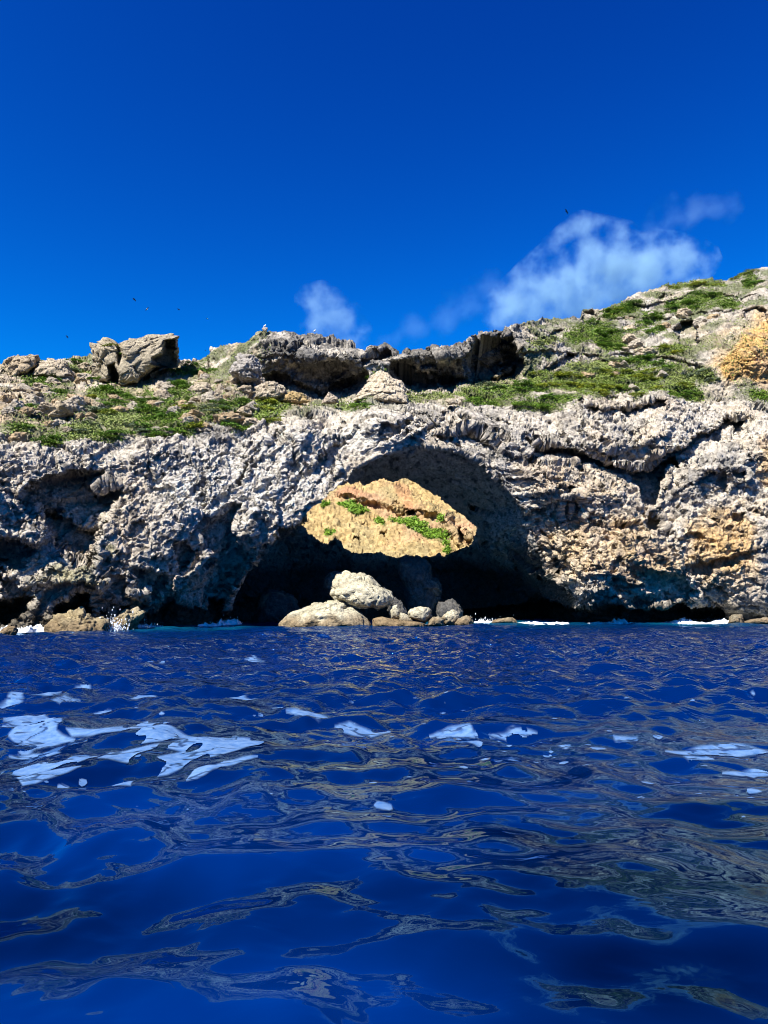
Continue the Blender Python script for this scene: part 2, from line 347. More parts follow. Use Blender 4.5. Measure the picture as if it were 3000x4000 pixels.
# ledges: crop, line, step in metres, fade below in px
LEDGE = [
 (6,[(60,10),(110,30),(200,70),(320,80),(420,95),(520,140),(640,180),(690,205),(830,215),(930,150),(1000,105),(1150,55),(1200,0),(1400,-90),(1560,-140)],3.4,70),
 (6,[(1090,830),(1200,832),(1300,820),(1430,800),(1520,760),(1600,740)],1.2,30),
 (6,[(640,640),(760,610),(880,605),(970,600),(1020,590)],-.9,80),
 (6,[(250,740),(350,660),(440,620),(560,600),(640,640)],-.9,80),
 (3,[(100,1190),(200,1240),(350,1240),(500,1290),(640,1327)],.6,20),
 (2,[(1080,810),(1200,830),(1380,800),(1460,815),(1560,880)],.8,40),
 (3,[(0,640),(200,600),(400,640),(640,640),(840,610),(1100,690),(1250,720)],.8,40),
 (3,[(560,400),(700,380),(860,400),(1000,390),(1180,380),(1500,330)],.9,40),
 (3,[(700,300),(850,310),(1000,280),(1200,230),(1400,240),(1659,260)],.9,40),
 (1,[(0,470),(120,440),(240,400)],.8,40),
]

def apply_features(Y, u, v, feats, ledges, wu, wv):
    uu, vv = u + wu, v + wv
    for c, pts, d, soft, lean in feats:
        P = px(c, pts); w = poly_local(P, uu, vv, 5)
        if not w.any(): continue
        sd = sdpoly(P, uu[w], vv[w])
        m = sstep(0, soft, sd)
        f = (vv[w] - P[:, 1].min()) / (P[:, 1].max() - P[:, 1].min())
        Y[w] += d * m * (1 + (lean - 1) * np.clip(f, 0, 1))
    for c, pts, d, fade in ledges:
        P = px(c, pts); P = P[np.argsort(P[:, 0])]
        w = (uu > P[0, 0] - 5) & (uu < P[-1, 0] + 5) & (vv > P[:, 1].min() - 10) & (vv < P[:, 1].max() + 6 * fade)
        dv = vv[w] - np.interp(uu[w], P[:, 0], P[:, 1])
        ends = sstep(0, 60, uu[w] - P[0, 0]) * sstep(0, 60, P[-1, 0] - uu[w])
        Y[w] += d * ends * sstep(-2, 5, dv) * np.exp(-np.clip(dv, 0, None) / fade)
    return Y

NC, NR, BACK = 1560, 560, 7
us = np.linspace(-310, 3320, NC)
svals = np.linspace(0, 1, NR)
top = np.interp(us, SKY_L[:, 0], SKY_L[:, 1])
U = np.tile(us, (NR, 1)); V = top[None] + svals[:, None] * (2545 - top[None])
Y = tps(DEPTH, U, V)
p2 = np.stack([U, V, U * 0], -1)
wu = fbm(p2, 60, 3, 11) * 22; wv = fbm(p2, 60, 3, 12) * 22
sdA = sdpoly(ARCH, U + wu * .25, V + wv * .25)
inA = sstep(-3, 3, sdA)
Y = apply_features(Y, U, V, FEAT[:-1], LEDGE, wu, wv)
Yc = tps(CAVE, U, V)
Yc = np.maximum(Yc, 60)
Y = Y * (1 - inA) + Yc * inA
Y = apply_features(Y, U, V, FEAT[-1:], [], wu * .4, wv * .4)
sdW = sdpoly(WINDOW, U + wu * .1, V + wv * .1)
crest_v = np.interp(us, CREST[:, 0], CREST[:, 1])
slope = sstep(30, -30, V - crest_v[None])              # 1 on the slopes above the crest
upcliff = sstep(0, 30, sdpoly(np.array([(1000,1300),(1103,1260),(1900,1260),(2060,1250),(2060,1440),(1930,1480),(1723,1535),(1580,1525),(1362,1562),(1211,1568),(1060,1500),(1000,1430)], float), U, V))
P = at(U, V, Y)
N = gnormals(P)
inner = inA * sstep(40, 120, sdA) * .3
# rock relief in three passes along the surface's own normal
def relief(P, N, inner, slope, upcliff, scale=1.0):
    lf = sstep(12, -4, P[..., 0]); ca = .707                # grain runs up to the right on the left wall, level elsewhere
    al = (P[..., 0] * ca + P[..., 2] * ca); ac = (-P[..., 0] * ca + P[..., 2] * ca)
    diag = np.stack([al * .72, P[..., 1], ac * 1.1], -1)
    aniso = diag * lf[..., None] + P * np.array([.85, 1.0, 1.35]) * (1 - lf[..., None])
    warp = np.stack([vnoise(P, 2.5, 31) + .3 * vnoise(P, .5, 34), vnoise(P, 2.5, 32), vnoise(P, 2.5, 33) + .3 * vnoise(P, .5, 35)], -1) * 0.5
    q = aniso + warp
    d = (ridged(q, 6.5, 2, 1) - .55) * .45 + facets(q, 3.8, 61, .20, .60, .22)
    amp = (0.95 - .35 * inner) * (1 - .35 * slope * (1 - upcliff))
    pk = sstep(.16, .26, fbm(q * np.array([1, 1, 1.5]), 2.6, 3, 201)) * .32 + sstep(.20, .30, fbm(q * np.array([1, 1, 1.8]), 1.1, 2, 205)) * .14
    d = d - pk * (1 - .75 * slope * (1 - upcliff)) * (1 - inner)
    P1 = P + N * (d * amp * scale)[..., None]
    N1 = gnormals(P1)
    dd = facets(q, 1.25, 62, .055, .22, .09) + (ridged(q, 1.7, 2, 41) - .5) * .10 + vnoise(q, .62, 44) * .05
    P2 = P1 + N1 * (dd * (1 - .3 * inner) * scale)[..., None]
    N2 = gnormals(P2)
    ee = facets(q, .45, 63, .03, .11, .06) - np.abs(vnoise(q, .28, 52)) * .10 + vnoise(q, .13, 55) * .075
    return P2 + N2 * (ee * (1 - .3 * inner) * scale)[..., None]
P = relief(P, N, inner, slope, upcliff)

def L3(*c): return np.array(c, np.float32)
# the stone's own colours, and shade painted low inside the cave
pn = P.reshape(-1, 3)
big = fbm(P, 7, 3, 61); mid = fbm(P, 1.6, 3, 65); fin = vnoise(P, .35, 69)
def blend(C, c, m): return C * (1 - m[..., None]) + L3(*c) * m[..., None]
C = L3(.68, .60, .475) + 0 * P
C = blend(C, (.55, .44, .27), slope * (1 - upcliff) * sstep(-.4, .3, fbm(P, 2.5, 3, 59)) * .8)
C = blend(C, (.42, .39, .345), sstep(-.05, .45, big + .4 * mid) * .5)
C = blend(C, (.62, .50, .35), sstep(.05, .5, fbm(P, 4, 3, 73)) * .55)
ochre = np.zeros(U.shape)
for c, pts, s, k in [(6,[(380,560),(600,480),(860,430),(930,520),(960,590),(1060,800),(900,890),(640,760),(420,700)],90,.75),
                  (6,[(1090,520),(1380,370),(1659,420),(1659,1000),(1300,1000),(1080,820),(1060,660)],90,.85),
                  (6,[(200,720),(400,620),(640,640),(1040,640),(1120,850),(1260,1000),(700,900),(400,800)],60,.5),
                  (6,[(-40,420),(800,420),(1080,560),(1700,300),(1700,1120),(200,1100)],170,.72), (6,[(-60,120),(100,80),(420,90),(760,260),(840,430),(300,620),(60,420)],120,.5),
                  (6,[(1600,0),(1659,0),(1800,100),(1800,500),(1640,420)],30,.8),
                  (3,[(1180,740),(1320,540),(1450,420),(1620,300),(1900,230),(1900,900),(1659,900),(1400,860),(1270,800)],70,1.0), (3,[(1100,480),(1300,360),(1659,260),(1900,200),(1900,900),(1300,800)],150,.7),
                  (3,[(600,1090),(780,1000),(560,1100)],20,.6),
                  (2,[(150,560),(340,560),(440,600),(250,620)],20,.9),
                  (1,[(-200,330),(250,330),(480,480),(460,860),(-200,860)],140,.45),
                  (1,[(580,220),(1150,220),(1659,500),(1500,700),(600,700)],140,.3)]:
    Q = px(c, pts); ochre = np.maximum(ochre, k * sstep(-10, s, sdpoly(Q, U + wu * 2, V + wv * 2)))
oc_n = np.maximum(sstep(-.75, .15, fbm(P, 1.8, 3, 81)), sstep(.4, .9, ochre) * .95)
ow = sstep(.72, .95, ochre) * sstep(-.5, .3, fbm(P, 2.6, 3, 85) + .25)
oc_c = L3(.68, .45, .20) * (1 - ow[..., None]) + L3(.68, .40, .12) * ow[..., None]
oc_c = oc_c * (1 - sstep(.05, .4, fbm(P, 2.0, 3, 87))[..., None] * .5) + L3(.64, .38, .20) * (sstep(.05, .4, fbm(P, 2.0, 3, 87)) * .5)[..., None]
om = (ochre * .95 * oc_n)[..., None]
C = C * (1 - om) + oc_c * om
lich = sstep(0, 90, sdpoly(px(6, [(960,230),(1060,120),(1150,60),(1400,10),(1640,60),(1660,420),(1400,350),(1240,450),(1080,520),(960,470)]), U + wu * 2, V + wv * 2))
C = blend(C, (.27, .26, .24), lich * sstep(-.5, .2, fbm(P, 1.4, 4, 89)) * .75)
# darker patches over the upper cliff; lichen and weathering in seams and speckles; brown tide band by the water
pale = sstep(0, 90, sdpoly(np.array([(1540,1600),(1700,1630),(1520,1745),(1390,1830),(1330,1885),(1150,2030),(1080,2060),(930,2170),(760,2130),(600,1980),(560,1800),(800,1690),(1200,1640)], float), U + wu * 2, V + wv * 2))
C = blend(C, (.76, .70, .59), pale * .7)
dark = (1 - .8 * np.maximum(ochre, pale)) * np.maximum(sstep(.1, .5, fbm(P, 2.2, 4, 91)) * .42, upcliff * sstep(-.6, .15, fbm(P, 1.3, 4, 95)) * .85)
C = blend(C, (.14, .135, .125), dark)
C = blend(C, (.40, .36, .30), slope * (1 - upcliff) * sstep(1900, 2100, U) * (1 - ochre) * .5)
C = blend(C, (.17, .155, .13), slope * (1 - upcliff) * sstep(.1, .5, fbm(P, 1.6, 4, 215)) * .6)
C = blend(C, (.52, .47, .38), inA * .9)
C = blend(C, (.05, .05, .05), inA * sstep(7.5, 4.5, P[..., 2] + big * 2) * .9)  # deep shade of the cave painted near-black into its lower walls
C = blend(C, (.07, .065, .06), sstep(.12, .5, fbm(P, .5, 3, 99)) * .8)
alg = sstep(0, 40, sdpoly(px(4, [(120,960),(330,770),(560,810),(640,700),(720,660),(780,760),(640,880),(740,1060),(560,1060),(400,1010)]), U + wu, V + wv))
C = blend(C, (.44, .40, .20), alg * .7)
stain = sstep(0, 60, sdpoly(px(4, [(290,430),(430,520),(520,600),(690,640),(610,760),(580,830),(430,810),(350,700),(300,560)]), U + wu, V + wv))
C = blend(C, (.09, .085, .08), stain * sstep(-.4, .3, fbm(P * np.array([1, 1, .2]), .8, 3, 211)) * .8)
tide = sstep(2.8, .6, P[..., 2] + fbm(P, 2, 2, 103) * .8)
C = blend(C, (.13, .11, .075), tide * .85)
# soil and low growth on the slopes

# kind: g dark green, y yellow green, s pale sage; the phrase says where the patch grows
VEG = [
 (1,[(60,800),(130,770),(220,765),(230,790),(150,820),(70,830)],'g','at the far left above the pale cliff face'),
 (1,[(250,850),(420,845),(430,870),(300,880)],'g','on the edge of the pale left cliff'),
 (1,[(100,650),(180,640),(240,660),(230,690),(120,700)],'g','among tan rocks at the left edge of the slope'),
 (1,[(150,450),(330,430),(360,490),(250,500),(170,500)],'g','below the skyline boulder at the far left'),
 (1,[(320,530),(400,520),(420,570),(340,580)],'g','between two tan rocks below the far left skyline'),
 (1,[(430,380),(560,360),(590,430),(570,450),(450,430)],'s','left of the big hilltop block'),
 (1,[(480,340),(520,330),(530,370),(490,370)],'g','under the skyline just left of the hilltop block'),
 (1,[(590,450),(640,430),(660,450),(620,480)],'g','at the left foot of the hilltop block'),
 (1,[(640,540),(700,500),(780,520),(760,560),(640,600)],'g','directly under the hilltop block'),
 (1,[(560,530),(640,510),(650,560),(590,570)],'y','below the left corner of the hilltop block'),
 (1,[(750,560),(840,550),(830,620),(720,650),(640,640)],'g','below the middle of the hilltop block'),
 (1,[(600,640),(760,640),(900,700),(960,800),(700,800),(640,720)],'s','in the wide patch at the middle of the left slope'),
 (1,[(690,670),(800,660),(820,700),(700,720)],'y','in the middle of the pale sage patch of the left slope'),
 (1,[(900,560),(960,520),(1010,600),(1000,660),(880,700)],'g','below the right corner of the hilltop block'),
 (1,[(1040,620),(1130,480),(1260,500),(1230,580),(1100,640)],'g','between the hilltop block and the grey boulder'),
 (1,[(1180,640),(1260,640),(1230,720),(1180,700)],'y','right of the middle of the left slope'),
 (1,[(900,700),(1130,640),(1180,700),(1250,800),(1000,820),(930,780)],'g','in the broad green band above the pale left cliff'),
 (1,[(1250,740),(1320,720),(1310,790),(1260,790)],'y','at the right end of the broad green band above the left cliff'),
 (1,[(1090,400),(1200,390),(1400,400),(1340,430),(1120,430)],'g','in the saddle right of the hilltop block'),
 (1,[(1400,620),(1659,610),(1659,640),(1450,660)],'g','below the left end of the dark upper cliff'),
 (1,[(1290,640),(1400,640),(1420,680),(1320,670)],'s','on the slope left of the ochre rocks'),
 (1,[(1440,730),(1600,750),(1659,800),(1540,800)],'g','at the lower right end of the left slope'),
 (1,[(420,770),(560,750),(640,790),(640,860),(450,860)],'s','just above the pale left cliff edge'),
 (1,[(640,820),(780,830),(800,850),(660,860)],'g','on the edge of the left cliff, right of the sage patch'),
 (2,[(0,600),(120,590),(230,600),(200,650),(80,740),(0,750)],'y','below the ochre rocks at the foot of the dark upper cliff'),
 (2,[(490,610),(700,600),(720,630),(580,650)],'g','left of the rock pinnacle above the arch'),
 (2,[(770,425),(830,420),(840,450),(780,460)],'g','on top of the rock pinnacle above the arch'),
 (2,[(800,520),(860,500),(870,530),(830,555)],'g','on the face of the rock pinnacle above the arch'),
 (2,[(980,550),(1100,560),(1250,570),(1300,600),(1100,600),(990,580)],'s','right of the rock pinnacle above the arch'),
 (2,[(1250,570),(1400,520),(1659,460),(1659,520),(1400,560)],'s','at the foot of the dark recess in the upper cliff'),
 (2,[(1350,600),(1500,540),(1659,490),(1659,560),(1540,620),(1400,640)],'g','on the terrace over the right side of the arch'),
 (3,[(600,370),(720,300),(820,310),(830,350),(720,370),(610,410)],'g','along the skyline of the right hill, above its left shoulder'),
 (3,[(590,400),(640,350),(700,340),(700,390)],'y','just below the skyline on the left shoulder of the right hill'),
 (3,[(350,500),(480,440),(650,450),(700,500),(740,580),(620,620),(520,560),(380,540)],'g','in the largest thicket on the right hill'),
 (3,[(110,545),(280,530),(330,550),(180,580)],'s','under the ledge at the left end of the right hill'),
 (3,[(1000,310),(1150,260),(1300,230),(1480,290),(1470,340),(1300,310),(1120,350),(1010,370)],'g','in the long dark thicket high on the right hill'),
 (3,[(1000,180),(1200,170),(1370,165),(1380,190),(1100,200)],'y','along the top edge of the right hill'),
 (3,[(1500,130),(1540,105),(1600,150),(1560,190),(1500,190)],'g','on the summit knoll at the upper right'),
 (3,[(1420,130),(1530,92),(1540,110),(1440,150)],'y','on the skyline left of the summit knoll'),
 (3,[(850,370),(960,370),(980,400),(870,410)],'g','in the middle of the right hill above the dark hollow'),
 (3,[(720,470),(860,420),(880,450),(760,500)],'g','right of the largest thicket on the right hill'),
 (3,[(860,480),(980,440),(1000,470),(880,510)],'g','left of the black hollow on the right hill'),
 (3,[(930,600),(1080,570),(1150,610),(1000,630)],'y','just below the black hollow on the right hill'),
 (3,[(820,640),(900,610),(930,640),(880,700),(820,710)],'g','lower left of the black hollow on the right hill'),
 (3,[(700,670),(800,660),(810,690),(720,710)],'g','in the middle of the lower right hillside'),
 (3,[(880,700),(1000,690),(1090,720),(1000,740)],'g','under the long ledge of the right hill'),
 (3,[(110,750),(200,740),(330,760),(500,800),(500,880),(300,830),(110,830)],'y','at the left end of the flowering terrace on the right'),
 (3,[(500,770),(640,740),(760,750),(760,830),(620,860),(500,830)],'y','in the middle of the flowering terrace on the right'),
 (3,[(620,830),(760,800),(800,850),(660,860)],'g','in the middle of the right terrace, low at its edge'),
 (3,[(760,750),(940,760),(960,830),(830,840),(760,820)],'y','at the right end of the flowering terrace'),
 (3,[(960,740),(1260,740),(1320,800),(1100,820),(980,770)],'s','left of the orange cliff at the right'),
 (3,[(980,830),(1150,820),(1180,860),(1000,870)],'y','below the sage patch beside the orange cliff'),
 (3,[(1010,870),(1180,850),(1270,890),(1200,920),(1050,900)],'g','on the right cliff edge below the sage patch'),
 (3,[(440,880),(560,840),(680,860),(560,900)],'y','at the cliff edge above the dark niche'),
 (3,[(790,870),(870,860),(880,900),(800,910)],'y','alone on the cliff edge right of the dark niche'),
 (3,[(0,930),(300,910),(440,920),(330,960),(60,975)],'g','in a long strip on the cliff edge right of the arch'),
 (3,[(0,820),(110,810),(220,850),(100,870),(0,880)],'g','at the left tip of the right terrace'),
 (3,[(360,700),(560,680),(700,700),(640,740),(420,760)],'s','between the terrace and the largest thicket'),
 (3,[(1545,885),(1659,880),(1659,940),(1560,930)],'g','under the orange cliff at the right edge'),
]
green = np.zeros(U.shape)
for c, pts, k, ph in VEG:
    Q = px(c, pts); w = poly_local(Q, U, V, 40)
    green[w] = np.maximum(green[w], sstep(-8, 6, sdpoly(Q, U[w] + wu[w] * .6, V[w] + wv[w] * .6)))
gk = green * sstep(-.55, .1, fbm(P, 1.2, 3, 111) + .15)
C = blend(C, (.13, .15, .06), slope * (1 - upcliff) * sstep(-.25, .2, fbm(P, 2.2, 4, 221)) * (1 - ochre) * .8)
C = blend(C, (.11, .14, .035), gk * .85)
C *= (1 + .22 * fin + .25 * vnoise(P, .14, 71))[..., None]
C = np.clip(C, .01, .8).astype(np.float32)

# back of the island: from the skyline away and down
rows = [P]; cols = [C]
for dy, dz in ((.6, -.1), (1.6, -.6), (3.2, -1.6), (6, -3.2), (9, -5.5)):
    r = P[0:1].copy(); r[..., 1] += dy; r[..., 2] = np.maximum(r[..., 2] + dz, -1.5); r[..., 2] += vnoise(r, .8, 7) * .15
    rows.insert(0, r); cols.insert(0, C[0:1])
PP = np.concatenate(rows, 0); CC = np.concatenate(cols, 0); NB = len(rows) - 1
keep = np.ones((NR + NB - 1, NC - 1), bool)
keep[NB:] = ~((sdW[:-1, :-1] > 0) & (sdW[1:, 1:] > 0))
above = np.zeros_like(keep); above[:NB] = True
above[NB:] = (V < crest_v[None])[:-1, :-1]
uc = .5 * (us[1:] + us[:-1])[None] + 0 * keep
left = uc < 1560
up_m = np.zeros_like(keep); up_m[NB:] = (upcliff > .5)[:-1, :-1]; up_m[:NB] = (upcliff[3] > .5)[None, :-1]
FACES = gridfaces(NR + NB, NC)
FACES = FACES.reshape(NR + NB - 1, NC - 1, 4)
def island(name, mask, label):
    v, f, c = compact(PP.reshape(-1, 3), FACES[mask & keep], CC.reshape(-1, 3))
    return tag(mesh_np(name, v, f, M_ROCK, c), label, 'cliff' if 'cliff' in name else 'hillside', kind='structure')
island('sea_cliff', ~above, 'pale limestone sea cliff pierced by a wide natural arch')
island('upper_cliff', above & up_m, 'dark overhanging band of cliff along the skyline behind the arch')
island('rocky_hillside', above & ~up_m & left, 'rocky scrub covered slope above the left cliff')
island('green_hillside', above & ~up_m & ~left, 'green and rocky hill rising to the right edge')

def surf(u, v):                                        # nearest point of the modelled surface seen at a photo pixel
    i = np.clip(np.round(np.interp(u, us, np.arange(NC))).astype(int), 0, NC - 1)
    t = top[i]; j = np.clip(np.round((v - t) / (2545 - t) * (NR - 1)).astype(int), 0, NR - 1)
    return P[j, i]

# ------------------------------------------------------------------ the slope seen through the arch
def far_hill():
    nc, nr = 380, 300
    u = np.linspace(1020, 2020, nc); v = np.linspace(1640, 2330, nr)
    U, V = np.meshgrid(u, v)
    base = tps([(1000,1640,150),(1500,1640,152),(2000,1640,150),(1150,1950,136),(1200,2050,124),(1300,2140,116),(1500,1880,142),(1500,2000,130),(1500,2170,113),
        (1650,1900,138),(1700,2000,127),(1700,2150,113),(1850,2050,123),(1850,2140,113),(1000,2330,104),(1500,2330,103),(2000,2330,104),(2000,2000,128),(1000,2000,130)], U, V)
    w2 = fbm(np.stack([U, V, U * 0], -1), 50, 3, 15) * 14
    def ft(pts, d, s):
        Q = px(5, pts); return d * sstep(0, s, sdpoly(Q, U + w2, V + w2))
    base = base + ft([(940,405),(970,395),(1010,410),(1020,430),(970,430)], 5, 6) + ft([(1225,500),(1250,490),(1270,540),(1310,560),(1290,600),(1250,590)], 6, 8) \
        + ft([(810,520),(840,515),(840,545),(815,545)], 3, 5) + ft([(670,550),(690,545),(695,565),(675,568)], 2.5, 4) + ft([(860,340),(900,350),(930,400),(900,410)], 2, 10)
    base = base - ft([(540,300),(700,260),(900,250),(1000,300),(1210,420),(1240,600),(1100,440),(900,420),(760,380),(600,350)], 4, 30)
    Q = at(U, V, base); N = gnormals(Q)
    d1, d2 = worley(Q, 2.2, 5)
    Q = Q + N * ((d1 - .45) * .45 + (ridged(Q, 5, 4, 21) - .5) * 1.1)[..., None]
    N = gnormals(Q)
    Q = Q + N * (-np.abs(vnoise(Q, .8, 22)) * .5 + vnoise(Q, .4, 23) * .3)[..., None]
    C = L3(.52, .37, .16) + 0 * Q
    C = blend(C, (.54, .32, .19), sstep(-.1, .4, fbm(Q, 9, 3, 24)) * .8)
    C = blend(C, (.42, .34, .17), sstep(0, .4, fbm(Q, 4, 3, 25)) * .6)
    red = np.maximum(sstep(0, 30, sdpoly(px(5, [(520,330),(560,290),(680,262),(760,300),(740,350),(640,350)]), U + w2, V + w2)), sstep(0, 20, sdpoly(px(5, [(860,260),(940,245),(1000,300),(990,420),(930,420)]), U + w2, V + w2)))
    C = blend(C, (.50, .24, .12), red * .6)
    g = np.zeros(U.shape)
    polys = [[(580,370),(640,360),(700,385),(750,410),(680,410),(620,390)],[(850,435),(900,450),(1000,455),(1080,515),(1175,512),(1160,548),(1080,548),(1000,520),(930,485)],
             [(1120,440),(1150,442),(1140,465),(1118,462)],[(1150,615),(1182,618),(1180,636),(1150,636)],[(640,405),(700,410),(690,425),(640,420)],[(490,362),(540,368),(530,380),(490,375)],
             [(510,520),(560,522),(550,534),(510,530)],[(780,430),(830,455),(820,465),(780,445)],[(1150,575),(1175,575),(1170,590),(1150,588)]]
    for q in polys:
        g = np.maximum(g, sstep(-8, 4, sdpoly(px(5, q), U + w2, V + w2)))
    C = blend(C, (.07, .13, .03), g * .9)
    C *= (.82 * (1 + .3 * vnoise(Q, .9, 27) + .2 * vnoise(Q, .35, 28)))[..., None]
    f = gridfaces(nr, nc)
    # a back to it: down and away from the top row
    o = mesh_np('far_slope', Q, f, M_FAR, np.clip(C, .01, .8).reshape(-1, 3))
    tag(o, 'sunlit ochre hillside seen through the arch', 'hillside', kind='structure')
    return Q, u, v, polys
FQ, Fu, Fv, Fpolys = far_hill()

# ------------------------------------------------------------------ boulders
import bmesh
_ico = {}
def ico(n):
    if n not in _ico:
        bm = bmesh.new(); bmesh.ops.create_icosphere(bm, subdivisions=n, radius=1)
        _ico[n] = (np.array([v.co[:] for v in bm.verts]), np.array([[v.index for v in f.verts] for f in bm.faces])); bm.free()
    return _ico[n]

def boulder(name, label, cat, crop, pts, Y, T, col=(.50, .45, .31), group=None, n=6, box=.72, rough=1.0, feats=(), wet=True, mat=None, lean=0.0):
    Q = px(crop, pts); A = Q - 0
    x, y = A[:, 0], A[:, 1]; x2, y2 = np.roll(x, -1), np.roll(y, -1)
    cr = x * y2 - x2 * y; ar = cr.sum() / 2
    c = np.array([((x + x2) * cr).sum() / (6 * ar), ((y + y2) * cr).sum() / (6 * ar)])
    th = np.linspace(-math.pi, math.pi, 361); R = np.zeros(361)
    for k in range(361):
        d = np.array([math.cos(th[k]), -math.sin(th[k])]); best = 0
        for i in range(len(Q)):
            p, q = Q[i] - c, Q[(i + 1) % len(Q)] - c; e = q - p
            den = d[0] * e[1] - d[1] * e[0]
            if abs(den) < 1e-9: continue
            t = (p[0] * e[1] - p[1] * e[0]) / den; s = (p[0] * d[1] - p[1] * d[0]) / den
            if t > 0 and -1e-6 <= s <= 1 + 1e-6: best = max(best, t)
        R[k] = best
    V, Fc = ico(n)
    ang = np.arctan2(V[:, 2], V[:, 0]); rho = np.hypot(V[:, 0], V[:, 2])
    r = np.interp(ang, th, R); rr = rho ** box
    uu = c[0] + r * rr * np.cos(ang); vv = c[1] - r * rr * np.sin(ang)
    sy = np.sign(V[:, 1]) * np.abs(V[:, 1]) ** .85
    Yv = Y + sy * T + lean * rr * np.sin(ang) * T
    front = V[:, 1] < 0
    for fp, fd, fs in feats:
        Yv = Yv + np.where(front, fd * sstep(0, fs, sdpoly(px(crop, fp), uu, vv)), 0)
    Pm = at(uu, vv, Yv)
    ctr = at(c[0], c[1], Y)
    size = R.mean() * Y / F
    cen = Pm - Pm.mean(0); nn = cen / (np.linalg.norm(cen, axis=1, keepdims=True) + 1e-9)
    d1, d2 = worley(Pm, max(.5, size * .8), 2)
    d = (facets(Pm, max(.4, size * .75), 64, .05, .16, .05) * size * .9 + facets(Pm, max(.2, size * .28), 65, .02, .05, .02) * size + fbm(Pm, size * .7, 3, 3) * .05 * size) * rough + (np.abs(vnoise(Pm, .3, 5)) * .07 + vnoise(Pm, .14, 6) * .035) * rough * min(1, size)
    Pm = Pm + nn * d[:, None]
    C = L3(*col) + 0 * Pm
    C = blend(C, tuple(np.array(col) * .72), sstep(-.1, .5, fbm(Pm, 1.1, 4, 8)) * .6)
    C = blend(C, (.52, .43, .29), sstep(.1, .5, fbm(Pm, 1.6, 3, 9)) * .4)
    if wet:
        C = blend(C, (.20, .14, .075), sstep(1.1, .2, Pm[:, 2] + fbm(Pm, .8, 2, 10) * .5) * .85)
    C *= (1 + .25 * vnoise(Pm, .22, 12) + .25 * vnoise(Pm, .09, 13))[:, None]
    base = np.array([ctr[0], Y, Pm[:, 2].min()])
    o = mesh_np(name, Pm - base, Fc, mat or M_BOULDER, np.clip(C, .01, .8))
    o.location = base
    return tag(o, label, cat, group)

GB = 'boulders in the mouth of the arch'
boulder('boulder', 'largest pale boulder, resting on the low sloping slab in the arch', 'boulder', 9, [(405,240),(403,205),(425,160),(460,115),(510,92),(550,100),(600,105),(650,130),(690,170),(740,195),(780,215),(797,255),(780,300),(740,320),(700,332),(630,328),(560,320),(520,305),(440,270)], 61.0, 2.2, group=GB, lean=.35)
boulder('boulder', 'low sloping slab of rock at the water, under the largest boulder', 'boulder', 9, [(60,470),(70,428),(100,395),(150,350),(230,320),(310,295),(380,285),(440,270),(500,285),(520,315),(560,340),(610,365),(640,400),(660,440),(660,470)], 59.6, 2.0, group=GB, lean=.5)
boulder('boulder', 'small upright rock just right of the largest boulder', 'boulder', 9, [(780,345),(800,310),(830,303),(850,345),(850,395),(790,395)], 60.3, .8, group=GB, n=5)
boulder('boulder', 'small pointed rock right of the upright rock', 'boulder', 9, [(840,415),(852,355),(875,358),(905,375),(938,412),(900,425)], 59.9, .7, group=GB, n=5)
boulder('boulder', 'low brown wave washed rock below the small upright rock', 'boulder', 9, [(668,450),(675,395),(700,384),(740,380),(790,395),(850,402),(930,410),(1005,418),(1012,455)], 59.3, 1.0, col=(.27, .20, .11), group=GB, n=5, lean=.4)
boulder('boulder', 'flat topped pale boulder between the brown rock and the round one', 'boulder', 9, [(903,362),(915,335),(960,318),(1020,316),(1050,340),(1044,385),(1010,420),(950,402),(910,385)], 60.3, 1.1, group=GB, n=5)
boulder('boulder', 'small low rock leaning on the left of the round boulder', 'boulder', 9, [(1028,440),(1035,405),(1060,385),(1100,378),(1132,400),(1135,440)], 59.8, .8, group=GB, n=5)
boulder('boulder', 'round pale boulder third from the right along the waterline', 'boulder', 9, [(1118,385),(1160,350),(1195,338),(1225,352),(1232,395),(1210,435),(1140,435)], 60.4, 1.0, group=GB, n=5)
boulder('boulder', 'brownish boulder at the right end of the row beside the white wash', 'boulder', 9, [(1203,420),(1230,390),(1280,374),(1315,385),(1325,415),(1315,450),(1215,450)], 59.8, .9, col=(.33, .27, .17), group=GB, n=5)
boulder('boulder', 'flat brown rock alone in the white wash right of the arch', 'boulder', 9, [(1440,425),(1450,402),(1500,393),(1550,386),(1580,383),(1605,405),(1612,425)], 63.5, .9, col=(.33, .27, .17), group=GB, n=5)
DK_SHADE = (.11, .105, .095)  # shade under the arch painted into these rocks' colour
boulder('boulder', 'tall dark standing rock in the shade behind the small boulders', 'boulder', 9, [(840,90),(850,20),(900,-10),(960,-2),(1010,10),(1050,50),(1062,130),(1110,170),(1117,230),(1090,300),(1070,400),(960,400),(900,330),(870,180)], 71, 2.6, col=DK_SHADE, group='dark rocks inside the arch', wet=False)
boulder('boulder', 'dark rounded boulder in the shade at the left inside the arch', 'boulder', 9, [(-95,440),(-90,330),(-60,240),(0,205),(80,210),(150,250),(190,320),(200,440)], 69, 2.4, col=DK_SHADE, group='dark rocks inside the arch', n=5, wet=False)
boulder('boulder', 'dark rock in the shade close behind the left of the largest boulder', 'boulder', 9, [(350,200),(362,130),(400,98),(450,92),(500,110),(500,260),(400,250)], 66, 1.4, col=DK_SHADE, group='dark rocks inside the arch', n=5, wet=False)
boulder('boulder', 'dark low rock in the shade right of the tall standing rock', 'boulder', 9, [(1085,350),(1100,285),(1140,290),(1190,262),(1240,300),(1262,345),(1250,440),(1100,440)], 67.5, 1.6, col=DK_SHADE, group='dark rocks inside the arch', n=5, wet=False)
